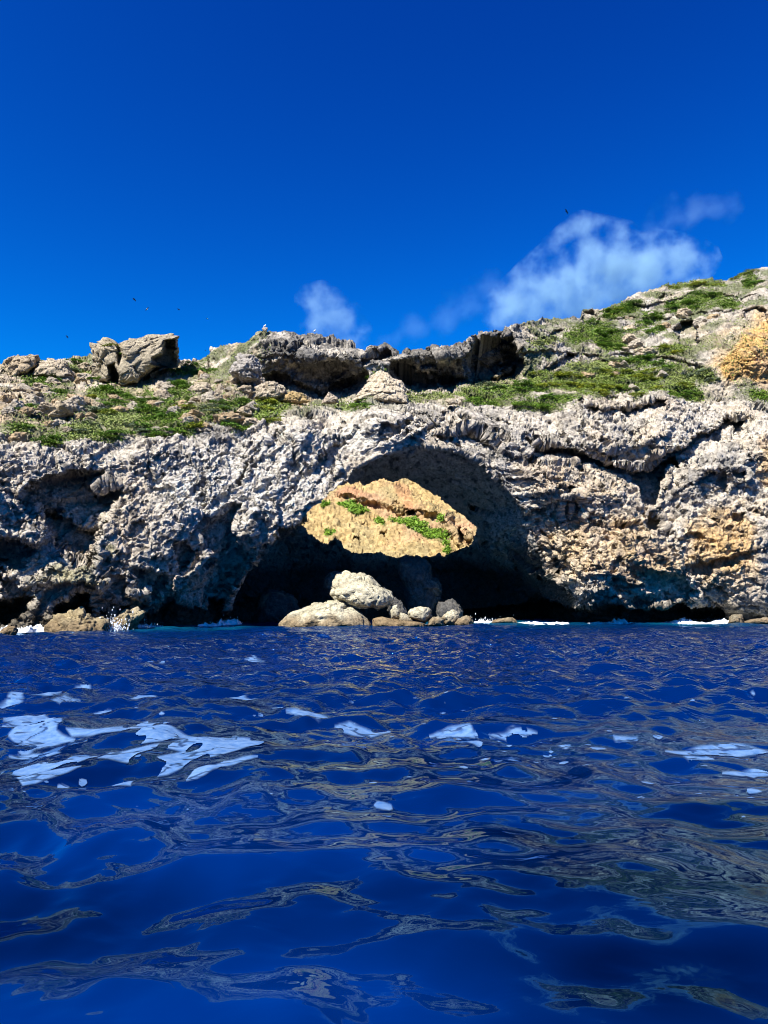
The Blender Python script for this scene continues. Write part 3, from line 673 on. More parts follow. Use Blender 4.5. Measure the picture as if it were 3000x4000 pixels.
boulder('boulder', 'dark slab leaning in the shade right of the largest boulder', 'boulder', 9, [(740,180),(800,240),(860,285),(900,355),(890,400),(800,400),(770,320)], 65, 1.0, col=DK_SHADE, group='dark rocks inside the arch', n=5, wet=False)
GF = 'wave washed rocks at the cliff foot'
boulder('shore_rock', 'broad brown wave washed rock shelf at the foot of the left cliff', 'rock', 10, [(310,270),(315,215),(330,170),(360,125),(440,120),(500,100),(535,90),(548,120),(600,140),(680,150),(705,190),(720,270)], 48.6, 1.6, col=(.34, .27, .15), group=GF, rough=2.0, lean=.3)
boulder('shore_rock', 'pointed brown rock beside the white spray at the left cliff foot', 'rock', 10, [(700,260),(705,200),(740,150),(780,110),(820,84),(880,92),(926,110),(905,150),(875,190),(860,260)], 51, 1.4, col=(.34, .28, .17), group=GF, rough=2.2, lean=.3)
boulder('shore_rock', 'small brown rock in the foam at the far left edge', 'rock', 10, [(-20,262),(0,230),(20,208),(60,190),(105,198),(108,225),(90,262)], 46, .7, col=(.30, .23, .13), group=GF, n=5, rough=1.6)
boulder('shore_rock', 'round brown rock in the wash under the right cliff', 'rock', 6, [(1400,1222),(1405,1195),(1422,1172),(1450,1162),(1490,1168),(1510,1228)], 63.8, .9, col=(.25, .22, .15), group=GF, n=5, rough=1.4)
boulder('shore_rock', 'long low rock shelf in the wash at the right edge', 'rock', 6, [(1495,1222),(1505,1204),(1560,1192),(1659,1184),(1760,1190),(1780,1228)], 63.6, 1.0, col=(.28, .24, .17), group=GF, n=5, rough=1.6)
# on the slopes
PALE = (.64, .53, .37)
boulder('hilltop_block', 'huge square limestone block standing on the left skyline', 'boulder', 1, [(578,225),(610,232),(650,226),(690,212),(730,222),(765,238),(800,222),(830,215),(870,218),(920,205),(1000,200),(1040,196),(1075,188),(1140,195),(1145,245),(1160,265),(1150,310),(1168,360),(1130,392),(1060,395),(1015,420),(985,440),(965,490),(880,492),(790,512),(690,495),(620,490),(600,420),(585,330)], 75, 3.2, col=(.45,.38,.26), n=7, rough=1.2, box=.5, wet=False, mat=M_ROCK,
    feats=[([(975,330),(1040,300),(1060,210),(1150,200),(1180,260),(1180,400),(1060,400),(1010,380)], 4.4, 8), ([(900,440),(1010,380),(1180,390),(960,520),(880,500)], 3.4, 8), ([(685,380),(740,360),(780,440),(770,520),(710,500)], 3.2, 8), ([(760,235),(800,225),(790,330),(770,400),(745,330)], 1.4, 8), ([(560,200),(690,200),(760,235),(700,260),(600,250)], .8, 8), ([(580,330),(610,330),(605,400),(580,400)], 1.2, 6)])
boulder('rock_pinnacle', 'pale pointed rock with green tufts standing above the arch', 'rock', 2, [(640,600),(650,588),(690,530),(740,480),(770,430),(810,418),(850,425),(890,470),(940,485),(965,530),(985,620)], 68.5, 2.0, col=PALE, rough=1.5, wet=False, mat=M_ROCK, lean=.6, n=7)
GS = 'rocks lying on the left slope'
for lab, c, pts, Yd, T, col in [
  ('tan boulder on the skyline at the far left edge', 1, [(-30,480),(0,400),(35,345),(100,320),(245,312),(248,370),(190,430),(130,440),(110,500),(30,500)], 74, 2.0, (.58,.46,.30)),
  ('long pale rock behind the far left skyline boulder', 1, [(215,440),(225,400),(260,365),(340,342),(430,355),(485,470),(440,510),(360,450)], 73, 1.6, PALE),
  ('tan lump of rock in the grass right below the hilltop block', 1, [(985,600),(1005,555),(1080,538),(1115,580),(1080,612),(1010,615)], 69.5, .9, (.56,.46,.32)),
  ('flat pale rock on the slope left of the grey round boulder', 1, [(1235,545),(1275,495),(1340,488),(1375,540),(1320,562)], 69.5, .9, PALE),
  ('large grey rounded boulder below the left end of the dark cliff', 1, [(1490,420),(1505,360),(1560,310),(1640,318),(1692,380),(1680,470),(1570,475)], 69.8, 1.6, (.52,.47,.40)),
  ('pale rock in the middle of the sage patch of the left slope', 1, [(795,690),(805,645),(850,628),(900,660),(905,690),(850,708)], 66, .8, PALE),
  ('upright tan rock with a shaded ochre side left of the ochre rocks', 1, [(1375,600),(1385,550),(1430,498),(1475,555),(1450,612),(1400,620)], 69, .8, (.55,.45,.32)),
  ('flat rock ledge at the left of the sage patch', 1, [(455,758),(470,735),(520,700),(610,708),(655,725),(600,760)], 64, .9, PALE),
  ('pale rock with a green cap at the left foot of the dark cliff', 2, [(-10,585),(0,520),(40,490),(110,483),(170,508),(188,555),(120,600)], 67.8, 1.0, PALE),
  ('bright ochre rock at the foot of the dark cliff', 2, [(145,605),(170,562),(240,548),(300,560),(345,612),(270,630)], 68, .8, (.62,.44,.20)),
  ('pointed tan rock in the shade line below the dark cliff', 2, [(425,625),(470,553),(530,590),(535,620)], 69.5, .7, (.56,.46,.34)),
  ('pale rock on the terrace right of the pinnacle', 2, [(1225,610),(1240,595),(1270,590),(1300,600),(1310,625),(1250,630)], 67.2, .6, PALE),
 ]:
    boulder('slope_rock', lab, 'rock', c, pts, Yd, T, col=tuple(.82 * x for x in col), group=GS, n=6, rough=1.5, box=.6, wet=False, mat=M_ROCK)

# the loose rocks of the slopes, copied from six shapes
def rock_mesh(k):
    V, Fc = ico(5); r = np.random.default_rng(100 + k)
    d = np.ones(len(V)) * 9
    for i in range(14):
        n = r.normal(size=3); n /= np.linalg.norm(n); h = r.uniform(.65, 1.0)
        d = np.minimum(d, h / np.clip(V @ n, .05, None))
    d = np.minimum(d, 1.25)
    Q = V * d[:, None] * np.array([1.15, .95, .72])
    Q = Q * (1 + .22 * fbm(Q, .7, 3, k) + .22 * np.abs(vnoise(Q, .34, k + 9)) + .11 * vnoise(Q, .16, k + 3))[:, None]
    col = [(.62,.50,.34),(.64,.47,.27),(.58,.50,.38),(.62,.50,.33),(.60,.44,.25),(.66,.56,.42)][k]
    C = L3(*col) * .8 * (1 + .5 * fbm(Q, .5, 3, k + 20))[:, None]
    return Q, Fc, np.clip(C, .02, .8)
ROCKS = [rock_mesh(k) for k in range(6)]
protos = {}
def put_copy(key, maker, loc, rot, sc):
    if key not in protos:
        o = maker(); protos[key] = o
    else:
        o = protos[key].copy(); COL.objects.link(o)
        for kk in list(o.keys()):
            if kk in ('label', 'category', 'group', 'kind'): del o[kk]
    o.location = loc; o.rotation_euler = rot; o.scale = sc
    return o
def in_green(u, v):
    i = int(np.clip(np.interp(u, us, np.arange(NC)), 0, NC - 1)); t = top[i]
    return green[int(np.clip((v - t) / (2545 - t) * (NR - 1), 0, NR - 1)), i]
ZONES = [
 (1,[(0,420),(240,380),(560,330),(600,500),(640,620),(300,650),(0,640)],26,'tan angular rock on the upper left slope','rocks on the upper left slope'),
 (1,[(0,640),(640,620),(660,820),(420,850),(0,840)],24,'pale rock half sunk in the slope above the left cliff','rocks above the left cliff edge'),
 (1,[(640,520),(1000,480),(1300,440),(1640,470),(1640,620),(1250,640),(900,720),(700,640)],34,'pale angular rock strewn below the hilltop block','rocks strewn below the hilltop block'),
 (1,[(900,720),(1250,640),(1640,640),(1640,780),(1200,810),(960,800)],22,'small pale rock among the green band above the cliff','rocks among the green band'),
 (3,[(640,380),(1000,340),(1500,330),(1200,460),(1000,640),(760,660),(700,520)],22,'tan rock on the right hillside','rocks on the right hillside'),
 (3,[(150,600),(600,640),(1000,740),(900,860),(500,860),(200,760)],14,'pale rock among the shrubs of the right terrace','rocks on the right terrace'),
]
zr = np.random.default_rng(5)
for c, pts, n, lab, grp in ZONES:
    Q = px(c, pts); lo, hi = Q.min(0), Q.max(0); cnt = 0; tries = 0
    while cnt < n and tries < 4000:
        tries += 1
        u, v = zr.uniform(lo, hi)
        if sdpoly(Q, np.array([u]), np.array([v]))[0] < 0 or (in_green(u, v) > .5 and zr.random() < .75): continue
        p = surf(u, v); k = int(zr.integers(6)); s = float(np.exp(zr.uniform(math.log(.28), math.log(.95))))
        def mk(k=k):
            q, f, cc = ROCKS[k]; return mesh_np('slope_rock', q, f, M_ROCK, cc)
        o = put_copy(('rock', k), mk, (p[0], p[1], p[2] + .12 * s), (zr.uniform(-.3, .3), zr.uniform(-.3, .3), zr.uniform(0, 6.28)), (s, s, s * zr.uniform(.7, 1.15)))
        tag(o, lab, 'rock', grp); cnt += 1

# ------------------------------------------------------------------ shrubs and low growth
def leaf_material(name, cols):
    m, t, b = material(name); N = t.nodes.new; L = t.links.new
    b.inputs['Roughness'].default_value = 0.6; b.inputs['Specular IOR Level'].default_value = 0.25
    a = N('ShaderNodeAttribute'); a.attribute_name = 'shade'
    r = N('ShaderNodeValToRGB')
    r.color_ramp.elements[0].color = (*cols[0], 1); r.color_ramp.elements[1].color = (*cols[2], 1)
    e = r.color_ramp.elements.new(.5); e.color = (*cols[1], 1)
    L(a.outputs['Fac'], r.inputs[0]); L(r.outputs[0], b.inputs['Base Color'])
    return m
M_LEAF = {'g': leaf_material('dark_leaves', [(.04,.10,.006),(.10,.21,.014),(.20,.32,.028)]),
          'y': leaf_material('yellow_leaves', [(.09,.15,.008),(.22,.27,.016),(.38,.36,.025)]),
          's': leaf_material('sage_leaves', [(.07,.11,.05),(.15,.20,.10),(.24,.27,.17)])}
def leaves(centers, normals, size, r):                 # one small bent leaf (two triangles as a quad) at each centre
    n = len(centers)
    a = r.normal(size=(n, 3)); a -= (a * normals).sum(1, keepdims=True) * normals * .6
    a /= np.linalg.norm(a, axis=1, keepdims=True); b = np.cross(normals, a); b /= np.linalg.norm(b, axis=1, keepdims=True) + 1e-9
    s = size * r.uniform(.6, 1.3, (n, 1))
    V = np.stack([centers - a * s, centers + b * s * .45, centers + a * s, centers - b * s * .45], 1)
    return V.reshape(-1, 3), np.arange(4 * n).reshape(n, 4)
def shrub_mesh(k):
    r = np.random.default_rng(300 + k); C = []; Nn = []; SH = []
    for i in range(16):                                # twig clumps over a low mound
        th = r.uniform(0, 6.28); rad = math.sqrt(r.uniform(0, 1)); cc = np.array([rad * math.cos(th), rad * math.sin(th), 0])
        cc[2] = .62 * math.sqrt(max(0, 1 - rad * rad * .85)) * r.uniform(.55, 1.05)
        m = 75; d = r.normal(size=(m, 3)); d /= np.linalg.norm(d, axis=1, keepdims=True)
        C.append(cc + d * (r.uniform(.5, 1, (m, 1)) ** .5) * np.array([.34, .34, .24]) * r.uniform(.7, 1.2)); Nn.append(d * .7 + r.normal(size=(m, 3)) * .5 + np.array([0, 0, .4]))
        SH.append(np.clip(r.uniform(.1, .8) + r.normal(size=m) * .2, 0, 1))
    C = np.concatenate(C); Nn = np.concatenate(Nn); Nn /= np.linalg.norm(Nn, axis=1, keepdims=True)
    C[:, 2] = np.maximum(C[:, 2], -.1)
    V, Fc = leaves(C, Nn, .085, r)
    return V, Fc, np.repeat(np.concatenate(SH), 4)
SHR = [shrub_mesh(k) for k in range(6)]
KN = {'g': 'dark green low shrub', 'y': 'yellow green shrub', 's': 'pale sage green shrub'}
vr = np.random.default_rng(9)
def poly_area(Q):
    x, y = Q[:, 0], Q[:, 1]; return abs((x * np.roll(y, -1) - np.roll(x, -1) * y).sum()) / 2
def add_shrub(p, kind, s, lab, grp):
    k = int(vr.integers(6))
    def mk(k=k, kind=kind):
        v, f, sh = SHR[k]; return mesh_np('shrub', v, f, M_LEAF[kind], None, False, None, {'shade': sh})
    o = put_copy(('shrub', kind, k), mk, (p[0], p[1], p[2] - .05), (vr.uniform(-.15, .15), vr.uniform(-.15, .15), vr.uniform(0, 6.28)), (s * vr.uniform(.9, 1.3), s, s * vr.uniform(.35, .62)))
    tag(o, lab, 'shrub', grp)
gc, gn, gs = [], [], []                                # low ground growth, uncountable
for c, pts, kind, ph in VEG:
    Q = px(c, pts); lo, hi = Q.min(0), Q.max(0)
    m = surf(*(Q.mean(0))); sc = m[1] / F
    ar = poly_area(Q) * sc * sc * 1.6
    n = int(np.clip(ar / (.8 if kind != 's' else 1.6), 2, 11)); cnt = 0; t = 0
    while cnt < n and t < 500:
        t += 1; u, v = vr.uniform(lo, hi)
        if sdpoly(Q, np.array([u]), np.array([v]))[0] < -2: continue
        add_shrub(surf(u, v), kind, float(vr.uniform(.55, 1.15)), f'{KN[kind]} {ph}', f'shrubs {ph}'); cnt += 1
    m_ = int(ar * 420); X = vr.uniform(lo - 8, hi + 8, (m_ * 2, 2)); sd = sdpoly(Q, X[:, 0], X[:, 1])
    X = X[sd + vr.normal(size=len(sd)) * 7 > -3]
    if len(X):
        q = surf(X[:, 0], X[:, 1]); q = q + vr.normal(size=q.shape) * np.array([.06, .10, .0]) + np.array([0, 0, 1]) * vr.uniform(-.02, .16, (len(q), 1))
        keep_ = fbm(q, 1.1, 3, 131) > -.38
        q = q[keep_]; gc.append(q); nn = vr.normal(size=q.shape) + np.array([0, -.3, .6]); gn.append(nn / np.linalg.norm(nn, axis=1, keepdims=True))
        gs.append(np.clip({'g': .35, 'y': .62, 's': .8}[kind] + vr.normal(size=len(q)) * .16, 0, 1))
# sparse tufts anywhere on the slopes
m_ = 60000; X = np.stack([vr.uniform(0, 3000, m_), vr.uniform(1100, 1720, m_)], 1)
cv = np.interp(X[:, 0], CREST[:, 0], CREST[:, 1]); tv = np.interp(X[:, 0], SKY_L[:, 0], SKY_L[:, 1])
ok = (X[:, 1] < cv - 5) & (X[:, 1] > tv + 12) & (sdpoly(np.array([(1040,1280),(2050,1250),(2070,1440),(1930,1490),(1579,1530),(1362,1566),(1100,1560)], float), X[:, 0], X[:, 1]) < 0)
X = X[ok]; q = surf(X[:, 0], X[:, 1]); w = fbm(q, 2.2, 4, 221) > -.05; q = q[w] + np.array([0, 0, .05])
gc.append(q); nn = vr.normal(size=q.shape) + np.array([0, -.3, .6]); gn.append(nn / np.linalg.norm(nn, axis=1, keepdims=True)); gs.append(np.clip(.66 + vr.normal(size=len(q)) * .2, 0, 1))
M_GROUND = leaf_material('ground_growth', [(.05,.12,.008),(.16,.23,.024),(.29,.31,.11)])
V_, F_ = leaves(np.concatenate(gc), np.concatenate(gn), .11, vr)
tag(mesh_np('low_vegetation', V_, F_, M_GROUND, None, False, None, {'shade': np.repeat(np.concatenate(gs), 4)}), 'low green mat of grass and creeping plants over the rocky slopes', 'grass', kind='stuff')
# on the slope beyond the arch
fr = np.random.default_rng(12); fc = []
for q in Fpolys:
    Q = px(5, q); n = int(poly_area(Q) * .5) + 6
    X = fr.uniform(Q.min(0), Q.max(0), (n * 2, 2)); X = X[sdpoly(Q, X[:, 0], X[:, 1]) > -3]
    i = np.clip(np.round(np.interp(X[:, 0], Fu, np.arange(len(Fu)))).astype(int), 0, len(Fu) - 1); j = np.clip(np.round(np.interp(X[:, 1], Fv, np.arange(len(Fv)))).astype(int), 0, len(Fv) - 1)
    fc.append(FQ[j, i] + fr.normal(size=(len(X), 3)) * .15 + np.array([0, -.2, .25]))
fc = np.concatenate(fc); nn = fr.normal(size=fc.shape) + np.array([0, -.4, .6]); nn /= np.linalg.norm(nn, axis=1, keepdims=True)
V_, F_ = leaves(fc, nn, .22, fr)
tag(mesh_np('far_vegetation', V_, F_, M_LEAF['g'], None, False, None, {'shade': np.repeat(np.clip(.75 + fr.normal(size=len(fc)) * .2, 0, 1), 4)}), 'bright green plant cover on the ochre slope beyond the arch', 'plants', kind='stuff')
# shrubs on the block
for (u, v), kind in [((715, 250), 'y'), ((745, 252), 'y'), ((690, 258), 'y'), ((805, 302), 'g')]:
    q = px(1, [(u, v)])[0]; pp = at(q[0], q[1], 72.6)
    add_shrub(pp, kind, .5, 'yellow green tuft growing on top of the hilltop block' if kind == 'y' else 'dark green tuft on the face of the hilltop block', 'tufts on the hilltop block')

# ------------------------------------------------------------------ the sea
wr = np.random.default_rng(21)
WV = []
for lam, n, st in ((9.0, 3, .014), (5.0, 4, .022), (2.8, 6, .042), (1.7, 8, .062), (1.0, 10, .096), (.62, 12, .082), (.38, 12, .044), (.22, 10, .016)):
    for i in range(n):
        l = lam * math.exp(wr.uniform(-.3, .3)); th = wr.normal(-1.35, .75 if lam > 1.2 else 1.25)       # travelling mostly towards the cliff's left
        WV.append((2 * math.pi / l, th, wr.uniform(0, 6.28), st / math.sqrt(n) * 1.41 * l / (2 * math.pi), l))
def wave(x, y, cell):
    z = np.zeros_like(x)
    gate = 1 + .55 * fbm(np.stack([x, y, 0 * x], -1), 7, 2, 151)
    wx = fbm(np.stack([x, y, 0 * x], -1), 2.2, 2, 153) * .5; wy = fbm(np.stack([x, y, 0 * x + 9], -1), 2.2, 2, 155) * .5
    for k, th, ph, a, l in WV:
        s = np.sin(k * ((x + wx) * math.cos(th) + (y + wy) * math.sin(th)) + ph)
        f = np.clip((l / np.maximum(cell, 1e-6) - 2.0) / 2.0, 0, 1)
        z += a * f * (s + .25 * (s * s - .5)) * (gate if l < 4 else 1)
    return z * (1 + .9 * sstep(6, 26, y))
def sea_xy(u, v):
    a, dy, dz = ray(u, v); t = -CAMH / np.minimum(dz, -1e-4)
    return a * t, dy * t
def sea_cell(y):
    return np.maximum(y * y / (F * CAMH) * 1.2, .012)
# rows get closer together with distance from the boat; every row is wider than any view of it
vS = np.concatenate([np.linspace(2412, 2760, 300, endpoint=False), np.linspace(2760, 4140, 520)])
yr = np.concatenate([sea_xy(np.full(len(vS), 1500.0), vS)[1], np.linspace(2.72, -5, 170)[1:]])
hw = .72 * np.abs(yr) + 8.0
xs = hw[:, None] * np.linspace(-1, 1, 1240)[None]; ys = np.repeat(yr[:, None], 1240, 1)
US = xs / np.maximum(ys, 1.0) * F + CX; VS = np.full_like(xs, 4140.0); VS[:len(vS)] = vS[:, None]
zs = wave(xs, ys, np.maximum(sea_cell(ys) * np.where(VS < 2760, 1.0, 1.6), .03))
nr_, nc_ = US.shape
SP = np.stack([xs, ys, zs], -1)
# broad skirt out to the horizon
def skirt(edge, k): 
    e = edge.copy(); e[..., 2] = 0; return e * np.array([k, k, 1])
far_ = SP[0:1].copy(); far_[..., 1] = 6000; far_[..., 0] *= 60; far_[..., 2] = 0
near_ = SP[-1:].copy(); near_[..., 1] = -3000; near_[..., 0] *= 300; near_[..., 2] = 0
SP2 = np.concatenate([far_, SP, near_], 0)
lft = SP2[:, :1].copy(); lft[..., 0] = -6000; lft[..., 2] = 0; rgt = SP2[:, -1:].copy(); rgt[..., 0] = 6000; rgt[..., 2] = 0
SP2 = np.concatenate([lft, SP2, rgt], 1)
m, t, b = material('sea_water'); N_ = t.nodes.new; L_ = t.links.new
t.nodes.remove(b)
b = N_('ShaderNodeBsdfDiffuse'); gl = N_('ShaderNodeBsdfGlossy'); gl.inputs['Roughness'].default_value = 0.025
fz = N_('ShaderNodeFresnel'); fz.inputs['IOR'].default_value = 1.46; gm = N_('ShaderNodeMix'); gm.data_type = 'RGBA'
gm.inputs[6].default_value = (.15, .62, 1, 1); gm.inputs[7].default_value = (.95, .95, .95, 1)
pw = N_('ShaderNodeMath'); pw.operation = 'POWER'; pw.inputs[1].default_value = .9; L_(fz.outputs[0], pw.inputs[0]); L_(pw.outputs[0], gm.inputs[0]); L_(gm.outputs[2], gl.inputs['Color'])
ms = N_('ShaderNodeMixShader'); L_(fz.outputs[0], ms.inputs[0]); L_(b.outputs[0], ms.inputs[1]); L_(gl.outputs[0], ms.inputs[2])
L_(ms.outputs[0], [n for n in t.nodes if n.type == 'OUTPUT_MATERIAL'][0].inputs['Surface'])
vc = N_('ShaderNodeVertexColor'); vc.layer_name = 'Col'; L_(vc.outputs[0], b.inputs['Color'])
tc = N_('ShaderNodeTexCoord'); mp = N_('ShaderNodeMapping'); mp.inputs['Scale'].default_value = (1.0, 1.5, 1.0)
L_(tc.outputs['Object'], mp.inputs[0])
n1 = N_('ShaderNodeTexNoise'); n1.inputs['Scale'].default_value = 1.6; n1.inputs['Detail'].default_value = 3; n1.inputs['Roughness'].default_value = .5; n1.inputs['Distortion'].default_value = .6
L_(mp.outputs[0], n1.inputs['Vector'])
bp = N_('ShaderNodeBump'); bp.inputs['Strength'].default_value = 1.0; bp.inputs['Distance'].default_value = .42
ch = N_('ShaderNodeAttribute'); ch.attribute_name = 'chop'; L_(ch.outputs['Fac'], bp.inputs['Strength'])
L_(n1.outputs[0], bp.inputs['Height']); [L_(bp.outputs[0], k_.inputs['Normal']) for k_ in (gl, fz)]
M_SEA = m
WL = np.array([(-400,2472),(0,2468),(180,2464),(420,2460),(560,2455),(800,2448),(900,2443),(1500,2441),(1800,2436),(2000,2432),(2600,2428),(3000,2425),(3400,2424)], float)
wlv = np.interp(US, WL[:, 0], WL[:, 1])
shore = np.exp(-np.clip(VS - wlv, 0, None) / 9.0) * np.clip(sstep(1750, 2050, US) + sstep(1000, 850, US) * sstep(450, 620, US) * 1.0 + .25, 0, 1)
shore *= np.clip(.55 + .9 * fbm(np.stack([xs, ys, 0 * xs], -1), 5, 3, 161), 0, 1)
deep = L3(.0, .0088, .062) + 0 * SP
deep = deep * np.clip(1 + .3 * fbm(np.stack([xs, ys * .6, 0 * xs], -1), 6, 2, 163) + 1.1 * fbm(np.stack([xs * .7, ys, 0 * xs], -1), 1.3, 2, 165) * sstep(14, 5, ys), .25, 2)[..., None]  # mottling near the boat: uneven reflections painted into the water colour
CS = deep * (1 - shore[..., None]) + L3(.006, .20, .29) * shore[..., None]
CS2 = np.full(SP2.shape, 0.0, np.float32); CS2[:] = (.0, .0088, .062); CS2[1:-1, 1:-1] = CS
f = gridfaces(*SP2.shape[:2])
o = mesh_np('sea', SP2, f, M_SEA, CS2.reshape(-1, 3), extra={'chop': sstep(9, 30, SP2[..., 1]) * .9 + .02}); tag(o, 'deep blue rippled sea reflecting the cliff', 'sea', kind='structure')

# ------------------------------------------------------------------ foam
def plain(name, c, rough=.7):
    m, t, b = material(name); b.inputs['Base Color'].default_value = (*c, 1); b.inputs['Roughness'].default_value = rough; return m, t, b
M_FOAM, t, b = plain('foam', (.5, .62, .78))
N_ = t.nodes.new; L_ = t.links.new
tc = N_('ShaderNodeTexCoord'); n1 = N_('ShaderNodeTexNoise'); n1.inputs['Scale'].default_value = 9; n1.inputs['Detail'].default_value = 6
L_(tc.outputs['Object'], n1.inputs['Vector']); r = N_('ShaderNodeValToRGB'); r.color_ramp.elements[0].position = .3; r.color_ramp.elements[0].color = (.05, .15, .36, 1)
r.color_ramp.elements[1].position = .65; r.color_ramp.elements[1].color = (.14, .26, .46, 1); L_(n1.outputs[0], r.inputs[0]); L_(r.outputs[0], b.inputs['Base Color'])
va = N_('ShaderNodeAttribute'); va.attribute_name = 'veil'; L_(va.outputs['Fac'], b.inputs['Alpha'])
bp = N_('ShaderNodeBump'); bp.inputs['Distance'].default_value = .01; L_(n1.outputs[0], bp.inputs['Height']); L_(bp.outputs[0], b.inputs['Normal'])
PADS = [(7,[(60,540),(110,500),(40,490),(100,465),(50,455),(180,430),(240,460),(210,480),(240,510),(230,530),(290,550),(240,560),(160,570),(130,585),(90,590),(100,560)]),
 (7,[(335,525),(420,508),(520,500),(590,500),(660,510),(680,530),(790,550),(700,570),(600,580),(530,550),(440,545),(350,540)]),
 (7,[(460,650),(500,610),(600,600),(700,590),(820,562),(890,568),(830,600),(760,612),(690,600),(640,615),(600,635),(560,655)]),
 (7,[(655,700),(700,650),(760,625),(830,603),(900,568),(1000,553),(1115,560),(1080,590),(990,620),(900,640),(810,662),(740,685)]),
 (7,[(815,730),(850,690),(930,668),(1075,653),(1000,680),(920,697),(860,720)]),(7,[(45,672),(130,655),(260,640),(390,628),(330,652),(240,672),(150,692)]),
 (7,[(80,706),(170,690),(315,683),(240,712),(160,742),(110,750)]),(7,[(58,606),(150,590),(245,603),(180,622)]),(7,[(490,780),(530,748),(566,754),(552,780)]),
 (7,[(560,482),(640,463),(725,468),(700,490),(600,492)]),(7,[(1180,425),(1270,405),(1355,410),(1290,428)]),(7,[(1255,442),(1350,433),(1418,455),(1370,467)]),
 (7,[(1460,482),(1520,474),(1655,494),(1560,502),(1490,500)]),(7,[(995,357),(1040,344),(1100,360),(1030,372)]),(7,[(550,375),(620,355),(675,362),(650,375)]),(7,[(230,375),(290,348),(345,355),(300,368),(250,380)]),
 (7,[(150,350),(190,335),(260,342),(220,355)]),(7,[(0,380),(40,372),(90,340),(105,350),(60,385),(10,395)]),(7,[(1060,200),(1090,183),(1135,200),(1085,208)]),(7,[(410,410),(440,400),(470,404),(440,416)]),(7,[(640,210),(680,200),(700,207),(650,216)]),(7,[(330,315),(360,305),(385,315),(350,322)]),
 (8,[(1262,587),(1380,574),(1480,558),(1540,563),(1625,585),(1540,592),(1440,602),(1330,596)]),(8,[(170,512),(280,498),(355,502),(378,525),(310,522),(240,510)]),(8,[(378,545),(440,538),(472,550),(420,560)]),
 (8,[(488,516),(560,505),(642,515),(590,524)]),(8,[(740,545),(780,535),(815,555),(790,565)]),(8,[(995,540),(1080,545),(1090,552),(1020,554)]),(8,[(888,566),(960,570),(925,579)]),(8,[(1310,615),(1400,610),(1420,620),(1340,628)]),(8,[(1490,660),(1600,643),(1670,640),(1670,656),(1560,667)]),(8,[(390,518),(440,516),(475,520),(420,526)]),(8,[(1330,440),(1385,442),(1360,450)])]
fV, fF, fA, nV = [], [], [], 0
fr = np.random.default_rng(77)
small = []
for i in range(300):                                   # scraps and bubbles
    u = fr.uniform(-50, 3050); v = 2560 + 700 * fr.beta(1.6, 2.4)
    if fr.random() < .25: u, v = fr.normal(1950, 260), fr.normal(2860, 70)
    w_ = math.exp(fr.uniform(math.log(3), math.log(26))) * (v - 2345) / 550; h_ = w_ * fr.uniform(.16, .4) * ((v - 2345) / 650 + .1)
    small.append(np.array([(u + w_ * math.cos(a) * fr.uniform(.6, 1.2), v + max(h_, 1.6) * math.sin(a) * fr.uniform(.6, 1.2)) for a in np.linspace(0, 6.28, 9)[:-1]]))
for Q in [(lambda q: q.mean(0) + (q - q.mean(0)) * np.array([1.22, 1.05]))(px(c, p)) for c, p in PADS] + small:
    lo, hi = Q.min(0) - 6, Q.max(0) + 6
    big_ = (hi - lo).max() > 60
    st = 1.6 if big_ else 1.3
    u = np.arange(lo[0], hi[0], st * 1.3); v = np.arange(lo[1], hi[1], st)
    if len(u) < 2 or len(v) < 2: continue
    UU, VV = np.meshgrid(u, v); x, y = sea_xy(UU, VV)
    q = np.stack([x, y, 0 * x], -1)
    sd = sdpoly(Q, UU + fbm(q, .7, 3, 171) * (26 if big_ else 4), VV + fbm(q, .7, 3, 172) * (9 if big_ else 2))
    holes = vnoise(q * np.array([1, .5, 1]), .22, 175) - (.62 if big_ else .9) + np.clip(1 - sd / 14, 0, 1) * .35
    m = (sd > (-7 if big_ else 0)) & (holes < 0)
    kf = m[:-1, :-1] & m[1:, 1:] & m[1:, :-1] & m[:-1, 1:]
    if not kf.any(): continue
    z = wave(x, y, np.maximum(sea_cell(y) * 1.6, .03)) + .011
    lace = np.abs(fbm(q * np.array([.6, 1, 1]), .45, 4, 178)) * 2.2
    al = sstep(-6 if big_ else 0, 3 if big_ else 3, sd) * (sstep(.03, .16, lace) * .8 + .2) * (.80 if big_ else .7)
    p, f_, al_ = compact(np.stack([x, y, z], -1).reshape(-1, 3), gridfaces(*x.shape, keep=kf), al.reshape(-1))
    fA.append(al_); fV.append(p); fF.append(f_ + nV); nV += len(p)
tag(mesh_np('sea_foam', np.concatenate(fV), np.concatenate(fF), M_FOAM, extra={'veil': np.concatenate(fA)}), 'pale blue rafts and flecks of foam drifting on the water', 'foam', kind='stuff')
